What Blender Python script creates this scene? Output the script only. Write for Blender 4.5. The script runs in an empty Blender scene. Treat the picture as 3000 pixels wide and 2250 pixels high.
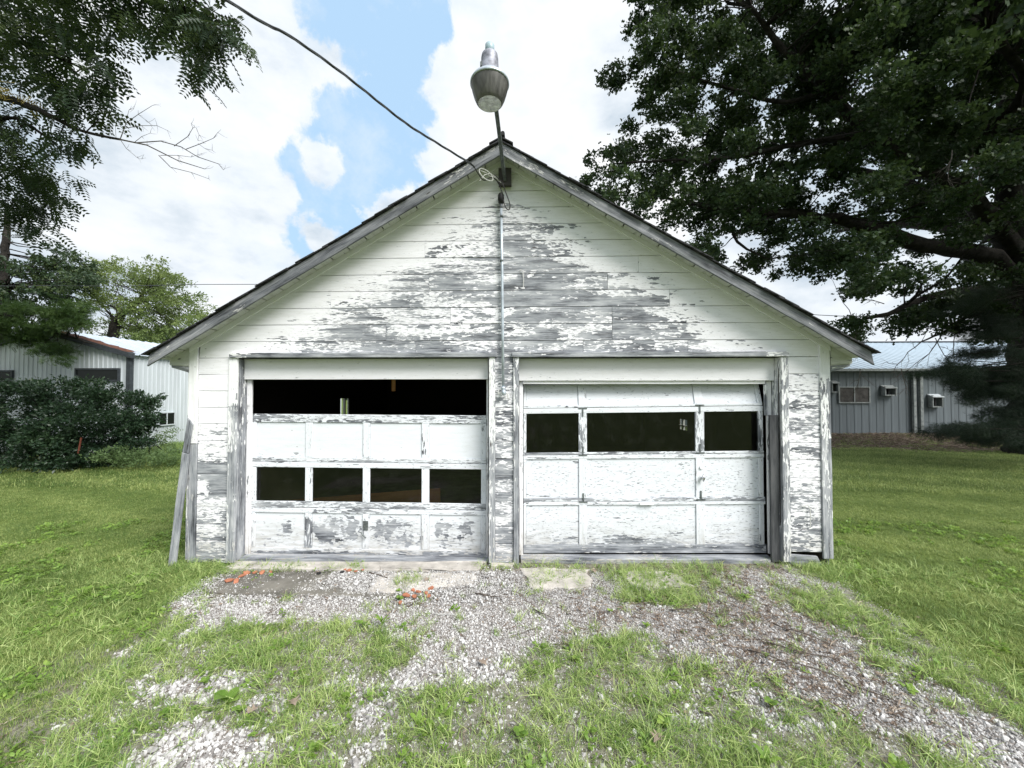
import bpy, math, random
import numpy as np
from mathutils import Vector, noise as mn
random.seed(7); rng = np.random.default_rng(7)
PI = math.pi; R = math.radians
C = bpy.context.scene.collection
sc = bpy.context.scene

# ------------------------------------------------------------------ camera, sky, sun, exposure
CAM = Vector((0.236, -4.389, 1.9025)); YAW, PITCH = R(1.63), R(1.15); FPX = 1126.0
cd = bpy.data.cameras.new('camera'); cam = bpy.data.objects.new('camera', cd); C.objects.link(cam)
cd.sensor_width = 36; cd.lens = FPX * 36 / 3000; cd.clip_start = .05; cd.clip_end = 3000
cam.location = CAM; cam.rotation_euler = (PI/2 + PITCH, 0, YAW); sc.camera = cam
sc.view_settings.view_transform = 'Standard'; sc.view_settings.look = 'None'
sc.view_settings.exposure = 1.2; sc.view_settings.gamma = 1
fwd = Vector((-math.sin(YAW)*math.cos(PITCH), math.cos(YAW)*math.cos(PITCH), math.sin(PITCH)))
rgt = Vector((math.cos(YAW), math.sin(YAW), 0)); upv = rgt.cross(fwd)
def ray(px, py):                       # direction of a photo pixel (3000 x 2250)
    return fwd + rgt*((px-1500)/FPX) - upv*((py-1125)/FPX)
def at(px, py, depth):                 # place at a given distance from the camera plane
    return CAM + ray(px, py)*depth

SUN_EL, SUN_AZ = R(46), R(134)         # azimuth clockwise from +Y: behind the camera, to the right
w = bpy.data.worlds.new('World'); sc.world = w; w.use_nodes = True
nt = w.node_tree; nt.nodes.clear()
def mk(nt, t, **kw):
    n = nt.nodes.new(t)
    for k, v in kw.items(): setattr(n, k, v)
    return n
class G:                               # small helper for node graphs
    def __init__(s, nt): s.nt = nt
    def put(s, n, i, v):
        if v is None: return
        if hasattr(v, 'is_output') or isinstance(v, bpy.types.NodeSocket): s.nt.links.new(v, n.inputs[i])
        else: n.inputs[i].default_value = v
    def math(s, op, a, b=None, c=None, clamp=False):
        n = mk(s.nt, 'ShaderNodeMath', operation=op, use_clamp=clamp); s.put(n,0,a); s.put(n,1,b); s.put(n,2,c); return n.outputs[0]
    def vmath(s, op, a, b=None, out=0):
        n = mk(s.nt, 'ShaderNodeVectorMath', operation=op); s.put(n,0,a); s.put(n,1,b); return n.outputs[out]
    def noise(s, vec, scale=5, detail=4, rough=.5, dist=0, out=0):
        n = mk(s.nt, 'ShaderNodeTexNoise'); s.put(n,'Vector',vec); n.inputs['Scale'].default_value=scale
        n.inputs['Detail'].default_value=detail; n.inputs['Roughness'].default_value=rough; n.inputs['Distortion'].default_value=dist
        return n.outputs[out]
    def vor(s, vec, scale=5, feature='F1', out='Distance', rnd=1):
        n = mk(s.nt, 'ShaderNodeTexVoronoi', feature=feature); s.put(n,'Vector',vec); n.inputs['Scale'].default_value=scale
        n.inputs['Randomness'].default_value=rnd
        return n.outputs[out]
    def ramp(s, fac, stops, interp='LINEAR'):
        n = mk(s.nt, 'ShaderNodeValToRGB'); s.put(n,0,fac); cr = n.color_ramp; cr.interpolation = interp
        while len(cr.elements) < len(stops): cr.elements.new(.5)
        for e, (p, c) in zip(cr.elements, stops): e.position = p; e.color = (*c, 1)
        return n.outputs[0]
    def mix(s, fac, a, b):
        n = mk(s.nt, 'ShaderNodeMix', data_type='RGBA'); s.put(n,0,fac)
        s.put(n,6,(*a,1) if isinstance(a,tuple) else a); s.put(n,7,(*b,1) if isinstance(b,tuple) else b); return n.outputs[2]
    def mr(s, v, a, b, c=0, d=1, smooth=False):
        n = mk(s.nt, 'ShaderNodeMapRange'); n.clamp = True
        if smooth: n.interpolation_type = 'SMOOTHSTEP'
        s.put(n,0,v)
        for i, x in enumerate((a,b,c,d)): n.inputs[i+1].default_value = x
        return n.outputs[0]
g = G(nt)
sky = mk(nt, 'ShaderNodeTexSky', sky_type='NISHITA'); sky.sun_disc = False
sky.sun_elevation = SUN_EL; sky.sun_rotation = SUN_AZ; sky.air_density = 1.0; sky.dust_density = 1.5
tc = mk(nt, 'ShaderNodeTexCoord'); D = tc.outputs['Generated']
n1 = g.noise(D, 3.2, 12, .62, .3); n2 = g.noise(D, 14, 8, .6)
wob = g.math('ADD', g.math('MULTIPLY', g.math('SUBTRACT', n1, .5), .30), g.math('MULTIPLY', g.math('SUBTRACT', n2, .5), .09))
blobs = [((1120,-20),.125),((1140,-220),.17),((1120,120),.095),((1130,260),.07),((1130,390),.10),((1040,440),.105),((970,530),.09),((1090,560),.09),((920,640),.06),((1010,650),.075),((1230,350),.05)]
acc = None
for (px, py), r in blobs:
    d0 = ray(px, py).normalized()
    v = g.math('SUBTRACT', r*1.0, g.vmath('DISTANCE', D, tuple(d0), out=1))
    acc = v if acc is None else g.math('MAXIMUM', acc, v)
for d0, r in (((-.75,-.45,.55),.22),((.1,-.8,.6),.2),((.85,-.3,.5),.18),((-.2,-.35,.92),.15)):
    v = g.math('SUBTRACT', r, g.vmath('DISTANCE', D, tuple(Vector(d0).normalized()), out=1)); acc = g.math('MAXIMUM', acc, v)
for (px, py), r in (((930,720),.05),((1210,640),.07),((1310,480),.07),((925,470),.03)):
    acc = g.math('MINIMUM', acc, g.math('SUBTRACT', g.vmath('DISTANCE', D, tuple(ray(px, py).normalized()), out=1), r))
blue = g.mr(g.math('ADD', acc, wob), -.004, .022, smooth=True)
soft = g.mr(g.math('ADD', acc, wob), -.10, .06)
cl_n = g.noise(g.vmath('MULTIPLY', D, (1,1,2.2)), 2.3, 8, .55)
cl_n = g.math('ADD', cl_n, g.math('MULTIPLY', g.math('SUBTRACT', g.noise(g.vmath('MULTIPLY', D, (1,1,1.6)), 7, 8, .6), .5), .35))
cloud = g.ramp(cl_n, [(.34,(5.3,6.2,7.1)),(.47,(8.0,8.5,9.0)),(.62,(9.5,9.55,9.7))])
wisp = g.math('MULTIPLY', g.mr(g.noise(D, 5, 9, .65), .5, .75), .55)
soft2 = g.math('MULTIPLY', g.math('MULTIPLY', soft, g.mr(g.noise(D, 9, 8, .6), .42, .7)), .45)
blue2 = g.math('MULTIPLY', g.math('MAXIMUM', blue, soft2), g.math('SUBTRACT', 1, wisp))
clear = g.mix(.8, sky.outputs[0], (5.2,7.6,10.2))
bgc = g.mix(blue2, cloud, clear)
bg = mk(nt, 'ShaderNodeBackground'); nt.links.new(bgc, bg.inputs[0]); bg.inputs[1].default_value = 0.050
out = mk(nt, 'ShaderNodeOutputWorld'); nt.links.new(bg.outputs[0], out.inputs[0])
sd = bpy.data.lights.new('sun', 'SUN'); so = bpy.data.objects.new('sun', sd); C.objects.link(so)
sd.energy = 2.5; sd.angle = R(32); sd.color = (1, .97, .92)
sdir = Vector((math.sin(SUN_AZ)*math.cos(SUN_EL), math.cos(SUN_AZ)*math.cos(SUN_EL), math.sin(SUN_EL)))
so.rotation_euler = sdir.to_track_quat('Z', 'Y').to_euler()

# ------------------------------------------------------------------ object helpers
def empty(name, label, cat, loc=(0,0,0), group=None):
    o = bpy.data.objects.new(name, None); C.objects.link(o); o.location = loc; o.empty_display_size = .2
    o['label'] = label; o['category'] = cat
    if group: o['group'] = group
    return o
def tag(o, label=None, cat=None, group=None, kind=None):
    for k, v in (('label',label),('category',cat),('group',group),('kind',kind)):
        if v: o[k] = v
    return o
def link(name, me, mat, parent=None, label=None):
    o = bpy.data.objects.new(name, me); C.objects.link(o)
    if mat: 
        if not me.materials: me.materials.append(mat)
    if parent:
        o.parent = parent; o.location = Vector(parent_off(parent))*-1
    if label: o['label'] = label
    return o
def parent_off(p):
    v = Vector((0,0,0))
    while p is not None: v += Vector(p.location); p = p.parent
    return v
class MB:
    def __init__(s): s.v=[]; s.f=[]
    def add(s, vs, fs):
        k=len(s.v); s.v += [tuple(x) for x in vs]; s.f += [tuple(i+k for i in f) for f in fs]; return s
    def box(s, x0,x1,y0,y1,z0,z1):
        return s.add([(x0,y0,z0),(x1,y0,z0),(x1,y1,z0),(x0,y1,z0),(x0,y0,z1),(x1,y0,z1),(x1,y1,z1),(x0,y1,z1)],
                     [(0,3,2,1),(4,5,6,7),(0,1,5,4),(1,2,6,5),(2,3,7,6),(3,0,4,7)])
    def tube(s, pts, rad, n=7, caps=True):
        pts=[Vector(p) for p in pts]
        if not hasattr(rad,'__len__'): rad=[rad]*len(pts)
        vs=[]; fs=[]; prev=None
        for i,p in enumerate(pts):
            d=(pts[min(i+1,len(pts)-1)]-pts[max(i-1,0)]).normalized()
            a=Vector((0,0,1)) if abs(d.z)<.9 else Vector((1,0,0))
            if prev is not None: a=prev
            u=(a-d*a.dot(d)).normalized(); prev=u; v=d.cross(u)
            for k in range(n):
                t=2*PI*k/n; vs.append(p+(u*math.cos(t)+v*math.sin(t))*rad[i])
        for i in range(len(pts)-1):
            for k in range(n):
                a=i*n+k; b=i*n+(k+1)%n; fs.append((a,b,b+n,a+n))
        if caps: fs.append(tuple(range(n))[::-1]); fs.append(tuple(range((len(pts)-1)*n,len(pts)*n)))
        return s.add(vs,fs)
    def lathe(s, prof, cx, cy, n=28, caps=False):
        vs=[(cx+r*math.cos(2*PI*k/n), cy+r*math.sin(2*PI*k/n), z) for r,z in prof for k in range(n)]
        fs=[(i*n+k, i*n+(k+1)%n, (i+1)*n+(k+1)%n, (i+1)*n+k) for i in range(len(prof)-1) for k in range(n)]
        if caps: fs.append(tuple(range(n))[::-1]); fs.append(tuple(range((len(prof)-1)*n,len(prof)*n)))
        return s.add(vs,fs)
    def build(s, name, mat, parent=None, smooth=False, label=None):
        me=bpy.data.meshes.new(name); me.from_pydata(s.v,[],s.f); me.update()
        if smooth: me.polygons.foreach_set('use_smooth',[True]*len(me.polygons))
        return link(name, me, mat, parent, label)
_k = [0]
def slab(name, A, B, Cc, Dd, t, mat, parent=None, peel=.3, ch=.003, su=.12, nv=3, warp=.0015, label=None):
    """board: four front corners, A->B along the grain; peel is a number or f(point)"""
    A,B,Cc,Dd = map(Vector,(A,B,Cc,Dd)); _k[0]+=1; seed=_k[0]*3.17
    n=(B-A).cross(Dd-A).normalized(); L=(B-A).length; W=(Dd-A).length
    nu=max(2,int(L/su)); us=[0,min(.3,ch/L)]+[i/nu for i in range(1,nu)]+[1-min(.3,ch/L),1]
    vs_=[0,min(.3,ch/W)]+[j/nv for j in range(1,nv)]+[1-min(.3,ch/W),1]
    if L<.02: us=[0,.5,1]
    V=[];P=[];U=[]; nU=len(us); nV=len(vs_)
    du=(B-A).normalized(); dv=(Dd-A).normalized()
    def pt(u,v): return (A*(1-u)+B*u)*(1-v)+(Dd*(1-u)+Cc*u)*v
    for j,v in enumerate(vs_):
        for i,u in enumerate(us):
            p=pt(u,v); q=p.copy()
            q+=dv*warp*mn.noise(Vector((u*L*2.3+seed,v*.8,1)))*2+n*warp*mn.noise(Vector((u*L*1.5,seed,v*2)))*2
            if i in(0,nU-1) or j in(0,nV-1): q-=n*ch
            V.append(q); P.append(p); U.append((u*L,v*W,seed))
    F=[(j*nU+i,j*nU+i+1,(j+1)*nU+i+1,(j+1)*nU+i) for j in range(nV-1) for i in range(nU-1)]
    ring=[i for i in range(nU)]+[j*nU+nU-1 for j in range(1,nV)]+[(nV-1)*nU+i for i in range(nU-2,-1,-1)]+[j*nU for j in range(nV-2,0,-1)]
    k0=len(V)
    for r in ring:
        V.append(V[r]-n*(t-ch)); P.append(P[r]); U.append((U[r][0],U[r][1]+t,U[r][2]))
    m=len(ring)
    for a in range(m):
        b=(a+1)%m; F.append((ring[b],ring[a],k0+a,k0+b))
    F.append(tuple(k0+a for a in range(m))[::-1])
    me=bpy.data.meshes.new(name); me.from_pydata([tuple(v) for v in V],[],F)
    at_=me.attributes.new('peel','FLOAT','POINT'); at_.data.foreach_set('value',[peel(p) if callable(peel) else peel for p in P])
    a2=me.attributes.new('buv','FLOAT_VECTOR','POINT'); a2.data.foreach_set('vector',[c for u in U for c in u])
    me.update()
    return link(name, me, mat, parent, label)
def hb(name,x0,x1,z0,z1,y,t,mat,parent=None,peel=.3,**k):      # horizontal board facing -Y, front at y
    return slab(name,(x0,y,z0),(x1,y,z0),(x1,y,z1),(x0,y,z1),t,mat,parent,peel,**k)
def vb(name,x0,x1,z0,z1,y,t,mat,parent=None,peel=.3,dx=0,**k): # vertical board facing -Y (dx: top shifted)
    return slab(name,(x1,y,z0),(x1+dx,y,z1),(x0+dx,y,z1),(x0,y,z0),t,mat,parent,peel,**k)

# ------------------------------------------------------------------ materials
def newmat(name):
    m=bpy.data.materials.new(name); m.use_nodes=True; n=m.node_tree; n.nodes.clear()
    o=mk(n,'ShaderNodeOutputMaterial'); b=mk(n,'ShaderNodeBsdfPrincipled'); n.links.new(b.outputs[0],o.inputs[0])
    b.inputs['Specular IOR Level'].default_value=.3
    return m,n,b,G(n)
def peelmat(name, paint=(.80,.81,.78), blocks=(16,70), amp=1.0, tick=.0, dark=1.0, big=(1.7,8.5), wood=None, dirt=.25, remn=.42):
    m,n,b,g=newmat(name)
    at_=mk(n,'ShaderNodeAttribute',attribute_name='buv'); v=at_.outputs['Vector']
    pa=mk(n,'ShaderNodeAttribute',attribute_name='peel').outputs['Fac']
    jit=g.vmath('SCALE',g.noise(g.vmath('MULTIPLY',v,(18,60,1)),1,3,.6,out=1)); jit.node.inputs[3].default_value=.9
    P=g.vmath('ADD',g.vmath('MULTIPLY',v,(blocks[0],blocks[1],1)),jit)
    cell=g.vor(P,1,out='Position')
    cc=g.vmath('MULTIPLY',cell,(big[0]/blocks[0],big[1]/blocks[1],1))
    na=g.noise(cc,1,5,.58); nb=g.noise(g.vmath('MULTIPLY',v,(9,48,1)),1,4,.6)
    mm=g.math('ADD',g.math('MULTIPLY',g.math('SUBTRACT',na,.5),3.0*amp),g.math('MULTIPLY',g.math('SUBTRACT',nb,.5),.5))
    mm=g.math('ADD',mm,.5)
    mask=g.mr(g.math('SUBTRACT',pa,mm),-.012,.012)      # 1 = bare wood
    tk0=g.noise(g.vmath('MULTIPLY',v,(15,115,1)),1,3,.55)
    mask=g.math('MAXIMUM',mask,g.mr(g.math('SUBTRACT',g.math('ADD',.30,g.math('MULTIPLY',g.math('MAXIMUM',pa,-.15),.22)),tk0),-.008,.008))
    if tick>0:
        tk=g.noise(g.vmath('MULTIPLY',v,(22,125,1)),1,2,.5)
        mask=g.math('MAXIMUM',mask,g.mr(tk,.5-.30+.0,.5-.30-.02,0,1) if False else g.mr(tk,.30+tick*.1,.28+tick*.1))
    grain=g.noise(g.vmath('MULTIPLY',v,(2.2,110,1)),1,5,.6,.4)
    tone=g.noise(g.vmath('MULTIPLY',v,(1.9,9,1)),1,5,.65)
    gv=g.math('ADD',g.math('MULTIPLY',grain,.5),g.math('ADD',g.math('MULTIPLY',tone,.8),-.15))
    d=dark; W=wood or [(.33,(.04*d,.043*d,.05*d)),(.42,(.15*d,.16*d,.18*d)),(.52,(.28*d,.295*d,.32*d)),(.68,(.50*d,.51*d,.53*d))]
    wc=g.ramp(gv,W)
    knot=g.vor(g.vmath('MULTIPLY',v,(1.7,6.0,1)),1); wc=g.mix(g.mr(knot,.07,.03),wc,(.06*d,.05*d,.045*d))
    dn=g.noise(g.vmath('MULTIPLY',v,(5,26,1)),1,5,.65)
    dk=tuple(c*f for c,f in zip(paint,(.80,.80,.76)))
    pc=g.mix(g.mr(dn,.45,.75,0,dirt*2.4),paint,dk)
    spk=g.noise(g.vmath('MULTIPLY',v,(60,220,1)),1,2,.5); pc=g.mix(g.mr(spk,.69,.74,0,.55),pc,(.35,.35,.36))
    pz=mk(n,'ShaderNodeSeparateXYZ'); n.links.new(mk(n,'ShaderNodeNewGeometry').outputs['Position'],pz.inputs[0])
    gm=g.math('MULTIPLY',g.mr(pz.outputs[2],.42,-.02),g.mr(dn,.35,.65,.15,.75)); pc=g.mix(gm,pc,(.30,.27,.22))
    nl=g.vor(g.vmath('MULTIPLY',v,(2.5,10.4,1)),1,rnd=.35); pc=g.mix(g.mr(nl,.035,.02),pc,(.12,.09,.07)); wc=g.mix(g.mr(nl,.05,.025),wc,(.035,.028,.025))
    rem=g.noise(g.vmath('MULTIPLY',v,(7,85,1)),1,5,.65)
    wc=g.mix(g.mr(rem,.50,.72,0,remn*(wood is None)*(dark>.5)),wc,tuple(c*.88 for c in paint))
    col=g.mix(mask,pc,wc); n.links.new(col,b.inputs['Base Color'])
    b.inputs['Roughness'].default_value=.7
    crack=g.vor(P,1,feature='DISTANCE_TO_EDGE')
    lift=g.math('MULTIPLY',g.math('SUBTRACT',1,mask),g.math('ADD',.75,g.math('MULTIPLY',na,.5)))
    h=g.math('ADD',g.math('MULTIPLY',lift,1.0),g.math('MULTIPLY',grain,.5))
    h=g.math('ADD',h,g.math('MULTIPLY',g.mr(crack,0,.06),.12))
    bm=mk(n,'ShaderNodeBump'); bm.inputs['Distance'].default_value=.0035; bm.inputs['Strength'].default_value=.8
    n.links.new(h,bm.inputs['Height']); n.links.new(bm.outputs[0],b.inputs['Normal'])
    return m
M={}
M['siding']=peelmat('siding_paint',(.825,.825,.86),blocks=(18,58),big=(2.0,9.0))
M['trim']=peelmat('trim_paint',(.80,.81,.82),blocks=(13,60),big=(1.3,9))
M['header']=peelmat('header_paint',(.825,.825,.85),dirt=.15)
M['door']=peelmat('door_paint',(.735,.765,.81),tick=.2,dirt=.2)
M['door_flake']=peelmat('door_flake_paint',(.735,.765,.81),blocks=(20,24),big=(4.2,5.5),amp=1.0,dirt=.2)
M['door_tick']=peelmat('door_tick_paint',(.73,.76,.81),tick=.55,dirt=.2)
M['rake']=peelmat('rake_wood',(.55,.55,.55),remn=.10,dark=.60,big=(1.2,7))
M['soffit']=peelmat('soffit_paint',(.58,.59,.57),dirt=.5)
M['grey']=peelmat('grey_wood',(.5,.5,.5),dark=.95,remn=.1)
M['darkwood']=peelmat('dark_wood',(.055,.05,.047),dark=.2)
M['ply']=peelmat('plywood',(.3,.3,.3),wood=[(.35,(.28,.12,.05)),(.55,(.42,.19,.085)),(.7,(.5,.24,.11))])
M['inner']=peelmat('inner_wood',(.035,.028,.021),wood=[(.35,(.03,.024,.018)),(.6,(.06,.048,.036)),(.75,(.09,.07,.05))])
def simple(name,col,rough=.7,metal=0,var=.15,scale=8,bump=0,spec=.3):
    m,n,b,g=newmat(name); tcn=mk(n,'ShaderNodeTexCoord').outputs['Object']
    nn=g.noise(tcn,scale,5,.6); c2=tuple(c*(1-var*2) for c in col); c1=tuple(min(1,c*(1+var)) for c in col)
    n.links.new(g.ramp(nn,[(.3,c2),(.7,c1)]),b.inputs['Base Color'])
    b.inputs['Roughness'].default_value=rough; b.inputs['Metallic'].default_value=metal; b.inputs['Specular IOR Level'].default_value=spec
    if bump:
        bm=mk(n,'ShaderNodeBump'); bm.inputs['Distance'].default_value=bump; n.links.new(g.noise(tcn,scale*6,5,.7),bm.inputs['Height']); n.links.new(bm.outputs[0],b.inputs['Normal'])
    return m
M['shingle']=simple('asphalt_shingle',(.045,.045,.05),.95,0,.4,25,.004)
M['galv']=simple('galvanised_pipe',(.50,.56,.62),.4,.35,.15,14)
M['lampgrey']=simple('lamp_housing_metal',(.30,.31,.36),.55,.3,.35,16)
M['photocell']=simple('photocell_plastic',(.38,.50,.56),.4,0,.1,14)
M['steel']=simple('dull_steel',(.16,.18,.18),.6,.5,.3,30)
M['chrome']=simple('chrome_handle',(.6,.6,.62),.25,.9,.1,30)
M['black']=simple('black_rubber',(.02,.02,.022),.6,0,.2,30)
M['arm']=simple('weathered_steel_arm',(.13,.145,.15),.6,.3,.3,30)
M['whitewire']=simple('white_wire',(.6,.6,.58),.5,0,.1,30)
M['concrete']=simple('old_concrete',(.47,.44,.405),.95,0,.22,5,.006)
M['concrete_dark']=simple('stained_concrete',(.17,.16,.14),.95,0,.25,5,.006)
M['tile']=simple('terracotta',(.42,.17,.10),.85,0,.15,20,.002)
M['stake']=simple('orange_stake_paint',(.17,.05,.03),.7,0,.1,20)
M['stick']=simple('twig_bark',(.12,.10,.085),.9,0,.3,30,.002)
M['deadtwig']=simple('dead_twig_bark',(.16,.14,.13),.9,0,.25,20)
M['bark']=simple('tree_bark',(.034,.030,.026),.95,0,.40,7,.045)
M['insulator']=simple('glass_insulator',(.5,.5,.48),.3,0,.1,30)
def glass(name, tint, refl=1.0):
    m=bpy.data.materials.new(name); m.use_nodes=True; n=m.node_tree; n.nodes.clear(); g=G(n)
    o=mk(n,'ShaderNodeOutputMaterial'); tr=mk(n,'ShaderNodeBsdfTransparent'); tr.inputs[0].default_value=(*tint,1)
    gl=mk(n,'ShaderNodeBsdfGlossy'); gl.inputs['Roughness'].default_value=.04; gl.inputs[0].default_value=(.9,.9,.9,1)
    df=mk(n,'ShaderNodeBsdfDiffuse'); df.inputs[0].default_value=(.32,.33,.3,1)
    fr=mk(n,'ShaderNodeFresnel'); fr.inputs[0].default_value=1.45
    tcn=mk(n,'ShaderNodeTexCoord').outputs['Object']
    dust=g.mr(g.noise(tcn,9,8,.75),.5,.85,.008,.05)
    spk=g.mr(g.vor(tcn,34),.06,.02,0,.3)
    mx=mk(n,'ShaderNodeMixShader'); n.links.new(g.math('MULTIPLY',fr.outputs[0],refl),mx.inputs[0]); n.links.new(tr.outputs[0],mx.inputs[1]); n.links.new(gl.outputs[0],mx.inputs[2])
    m2=mk(n,'ShaderNodeMixShader'); n.links.new(g.math('MAXIMUM',dust,spk),m2.inputs[0]); n.links.new(mx.outputs[0],m2.inputs[1]); n.links.new(df.outputs[0],m2.inputs[2])
    n.links.new(m2.outputs[0],o.inputs[0]); return m
M['glass']=glass('dusty_glass',(.62,.65,.62),1.0)
def metalwall(name,col,rough,stain):
    m,n,b,g=newmat(name); tcn=mk(n,'ShaderNodeTexCoord').outputs['Object']
    s1=g.noise(g.vmath('MULTIPLY',tcn,(2.5,2.5,.35)),1,6,.6)
    n.links.new(g.mix(g.mr(s1,.42,.75,0,stain),col,tuple(c*.55 for c in col)),b.inputs['Base Color']); b.inputs['Roughness'].default_value=rough; b.inputs['Specular IOR Level'].default_value=.4
    return m
M['barnwall']=metalwall('white_metal_siding',(.56,.61,.645),.5,.6)
M['bluewall']=metalwall('blue_grey_metal_siding',(.165,.195,.215),.6,.5)
M['barnroof']=metalwall('galvanised_roof',(.50,.57,.66),.4,.5)
M['blueroof']=metalwall('pale_blue_roof',(.43,.52,.60),.4,.3)
M['rust']=simple('rusty_sheet',(.13,.055,.035),.9,0,.3,10)
M['darkmetal']=simple('dark_trim_metal',(.055,.065,.075),.6,0,.2,10)
M['greymetal']=simple('grey_trim_metal',(.30,.33,.33),.6,.1,.2,10)
M['curtain']=simple('drawn_curtain',(.085,.082,.078),.9,0,.3,6)
def leafmat(name,c1,c2,c3,rough=.45,trans=.25,spec=.35,nscale=.7,stripe=0,tw=.55):
    m=bpy.data.materials.new(name); m.use_nodes=True; n=m.node_tree; n.nodes.clear(); g=G(n)
    o=mk(n,'ShaderNodeOutputMaterial'); b=mk(n,'ShaderNodeBsdfPrincipled'); b.inputs['Roughness'].default_value=rough; b.inputs['Specular IOR Level'].default_value=spec
    tint=mk(n,'ShaderNodeAttribute',attribute_name='tint').outputs['Fac']
    oi=mk(n,'ShaderNodeObjectInfo').outputs['Random']
    geo=mk(n,'ShaderNodeNewGeometry').outputs['Position']
    nn=g.noise(geo,nscale,3,.6)
    f=g.math('ADD',g.math('MULTIPLY',nn,.9),g.math('MULTIPLY',g.math('SUBTRACT',tint,.5),tw))
    if stripe:      # mowing stripes
        dn=g.vmath('DOT_PRODUCT',geo,(.30,1.0,0),out=1); f=g.math('ADD',f,g.math('MULTIPLY',g.math('SINE',g.math('ADD',g.math('MULTIPLY',dn,5.2),g.math('MULTIPLY',g.noise(geo,.35,2),5))),stripe))
    col=g.ramp(f,[(.18,c1),(.5,c2),(.82,c3)])
    n.links.new(col,b.inputs['Base Color'])
    tl=mk(n,'ShaderNodeBsdfTranslucent'); n.links.new(g.mix(.5,col,tuple(min(1,x*1.8) for x in c3)),tl.inputs[0])
    mx=mk(n,'ShaderNodeMixShader'); mx.inputs[0].default_value=trans; n.links.new(b.outputs[0],mx.inputs[1]); n.links.new(tl.outputs[0],mx.inputs[2]); n.links.new(mx.outputs[0],o.inputs[0])
    return m
M['oak']=leafmat('oak_leaf',(.013,.030,.014),(.029,.055,.022),(.075,.112,.032),.5,.22,.22)
M['walnut']=leafmat('walnut_leaf',(.018,.036,.020),(.032,.060,.028),(.075,.105,.030),.5,.2)
M['yellowleaf']=leafmat('yellow_leaf',(.25,.2,.04),(.32,.26,.06),(.4,.3,.08),.5,.3)
M['locust']=leafmat('locust_leaf',(.020,.05,.012),(.05,.095,.022),(.10,.16,.04),.55,.3)
M['light']=leafmat('light_tree_leaf',(.07,.115,.03),(.135,.185,.055),(.23,.28,.09),.55,.3)
M['bush']=leafmat('bush_leaf',(.016,.036,.018),(.032,.065,.032),(.07,.12,.055),.38,.15,.5)
M['pine']=leafmat('pine_needle',(.008,.018,.012),(.016,.034,.018),(.035,.06,.028),.5,.05)
M['shrub']=leafmat('pale_shrub_leaf',(.10,.16,.06),(.17,.25,.10),(.28,.36,.17),.55,.3)
M['weed']=leafmat('weed_leaf',(.10,.19,.03),(.17,.28,.05),(.28,.38,.08),.45,.3,nscale=4)
M['turf']=leafmat('turf_blade',(.065,.125,.028),(.18,.265,.068),(.40,.46,.17),.5,.3,nscale=2.0,stripe=.15,tw=1.1)
M['coarse']=leafmat('coarse_grass_blade',(.085,.175,.038),(.225,.335,.09),(.44,.52,.21),.5,.3,nscale=2.2,tw=.8)
M['straw']=leafmat('dry_litter',(.14,.10,.078),(.27,.215,.17),(.46,.40,.33),.8,.1,nscale=6)
M['flower']=simple('white_petal',(.8,.8,.78),.6)
def gravelmat():
    m,n,b,g=newmat('gravel_stone')
    tint=mk(n,'ShaderNodeAttribute',attribute_name='tint').outputs['Fac']
    geo=mk(n,'ShaderNodeNewGeometry').outputs['Position']; nn=g.noise(geo,60,4,.6)
    f=g.math('ADD',g.math('MULTIPLY',tint,.85),g.math('MULTIPLY',g.math('SUBTRACT',nn,.5),.35))
    n.links.new(g.ramp(f,[(.02,(.17,.16,.155)),(.25,(.36,.35,.345)),(.6,(.55,.545,.54)),(.85,(.70,.70,.70)),(1,(.84,.84,.85))]),b.inputs['Base Color']); b.inputs['Roughness'].default_value=.85
    return m
M['gravel']=gravelmat()
def groundmat():
    m,n,b,g=newmat('ground_soil_and_turf')
    geo=mk(n,'ShaderNodeNewGeometry').outputs['Position']
    ga=mk(n,'ShaderNodeAttribute',attribute_name='gravel').outputs['Fac']; di=mk(n,'ShaderNodeAttribute',attribute_name='dirt').outputs['Fac']
    n1=g.noise(geo,1.1,6,.6); n2=g.noise(geo,34,5,.7)
    f=g.math('ADD',g.math('MULTIPLY',n1,.5),g.math('MULTIPLY',n2,.5))
    gc=g.ramp(f,[(.3,(.045,.070,.016)),(.5,(.095,.135,.034)),(.7,(.17,.21,.062))])
    vo=g.vor(geo,48,out='Color'); vv=g.math('MULTIPLY',g.vmath('LENGTH',vo,out=1),.55)
    rc=g.ramp(g.math('ADD',g.math('MULTIPLY',vv,.6),g.math('MULTIPLY',n2,.3)),[(.2,(.10,.085,.075)),(.5,(.27,.245,.225)),(.85,(.46,.44,.43))])
    dc=g.ramp(n2,[(.35,(.030,.022,.016)),(.6,(.075,.055,.04)),(.75,(.13,.095,.07))])
    c=g.mix(ga,gc,rc); c=g.mix(di,c,dc); n.links.new(c,b.inputs['Base Color']); b.inputs['Roughness'].default_value=.95; b.inputs['Specular IOR Level'].default_value=.1
    bm=mk(n,'ShaderNodeBump'); bm.inputs['Distance'].default_value=.02; n.links.new(n2,bm.inputs['Height']); n.links.new(bm.outputs[0],b.inputs['Normal'])
    return m
M['ground']=groundmat()

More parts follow.
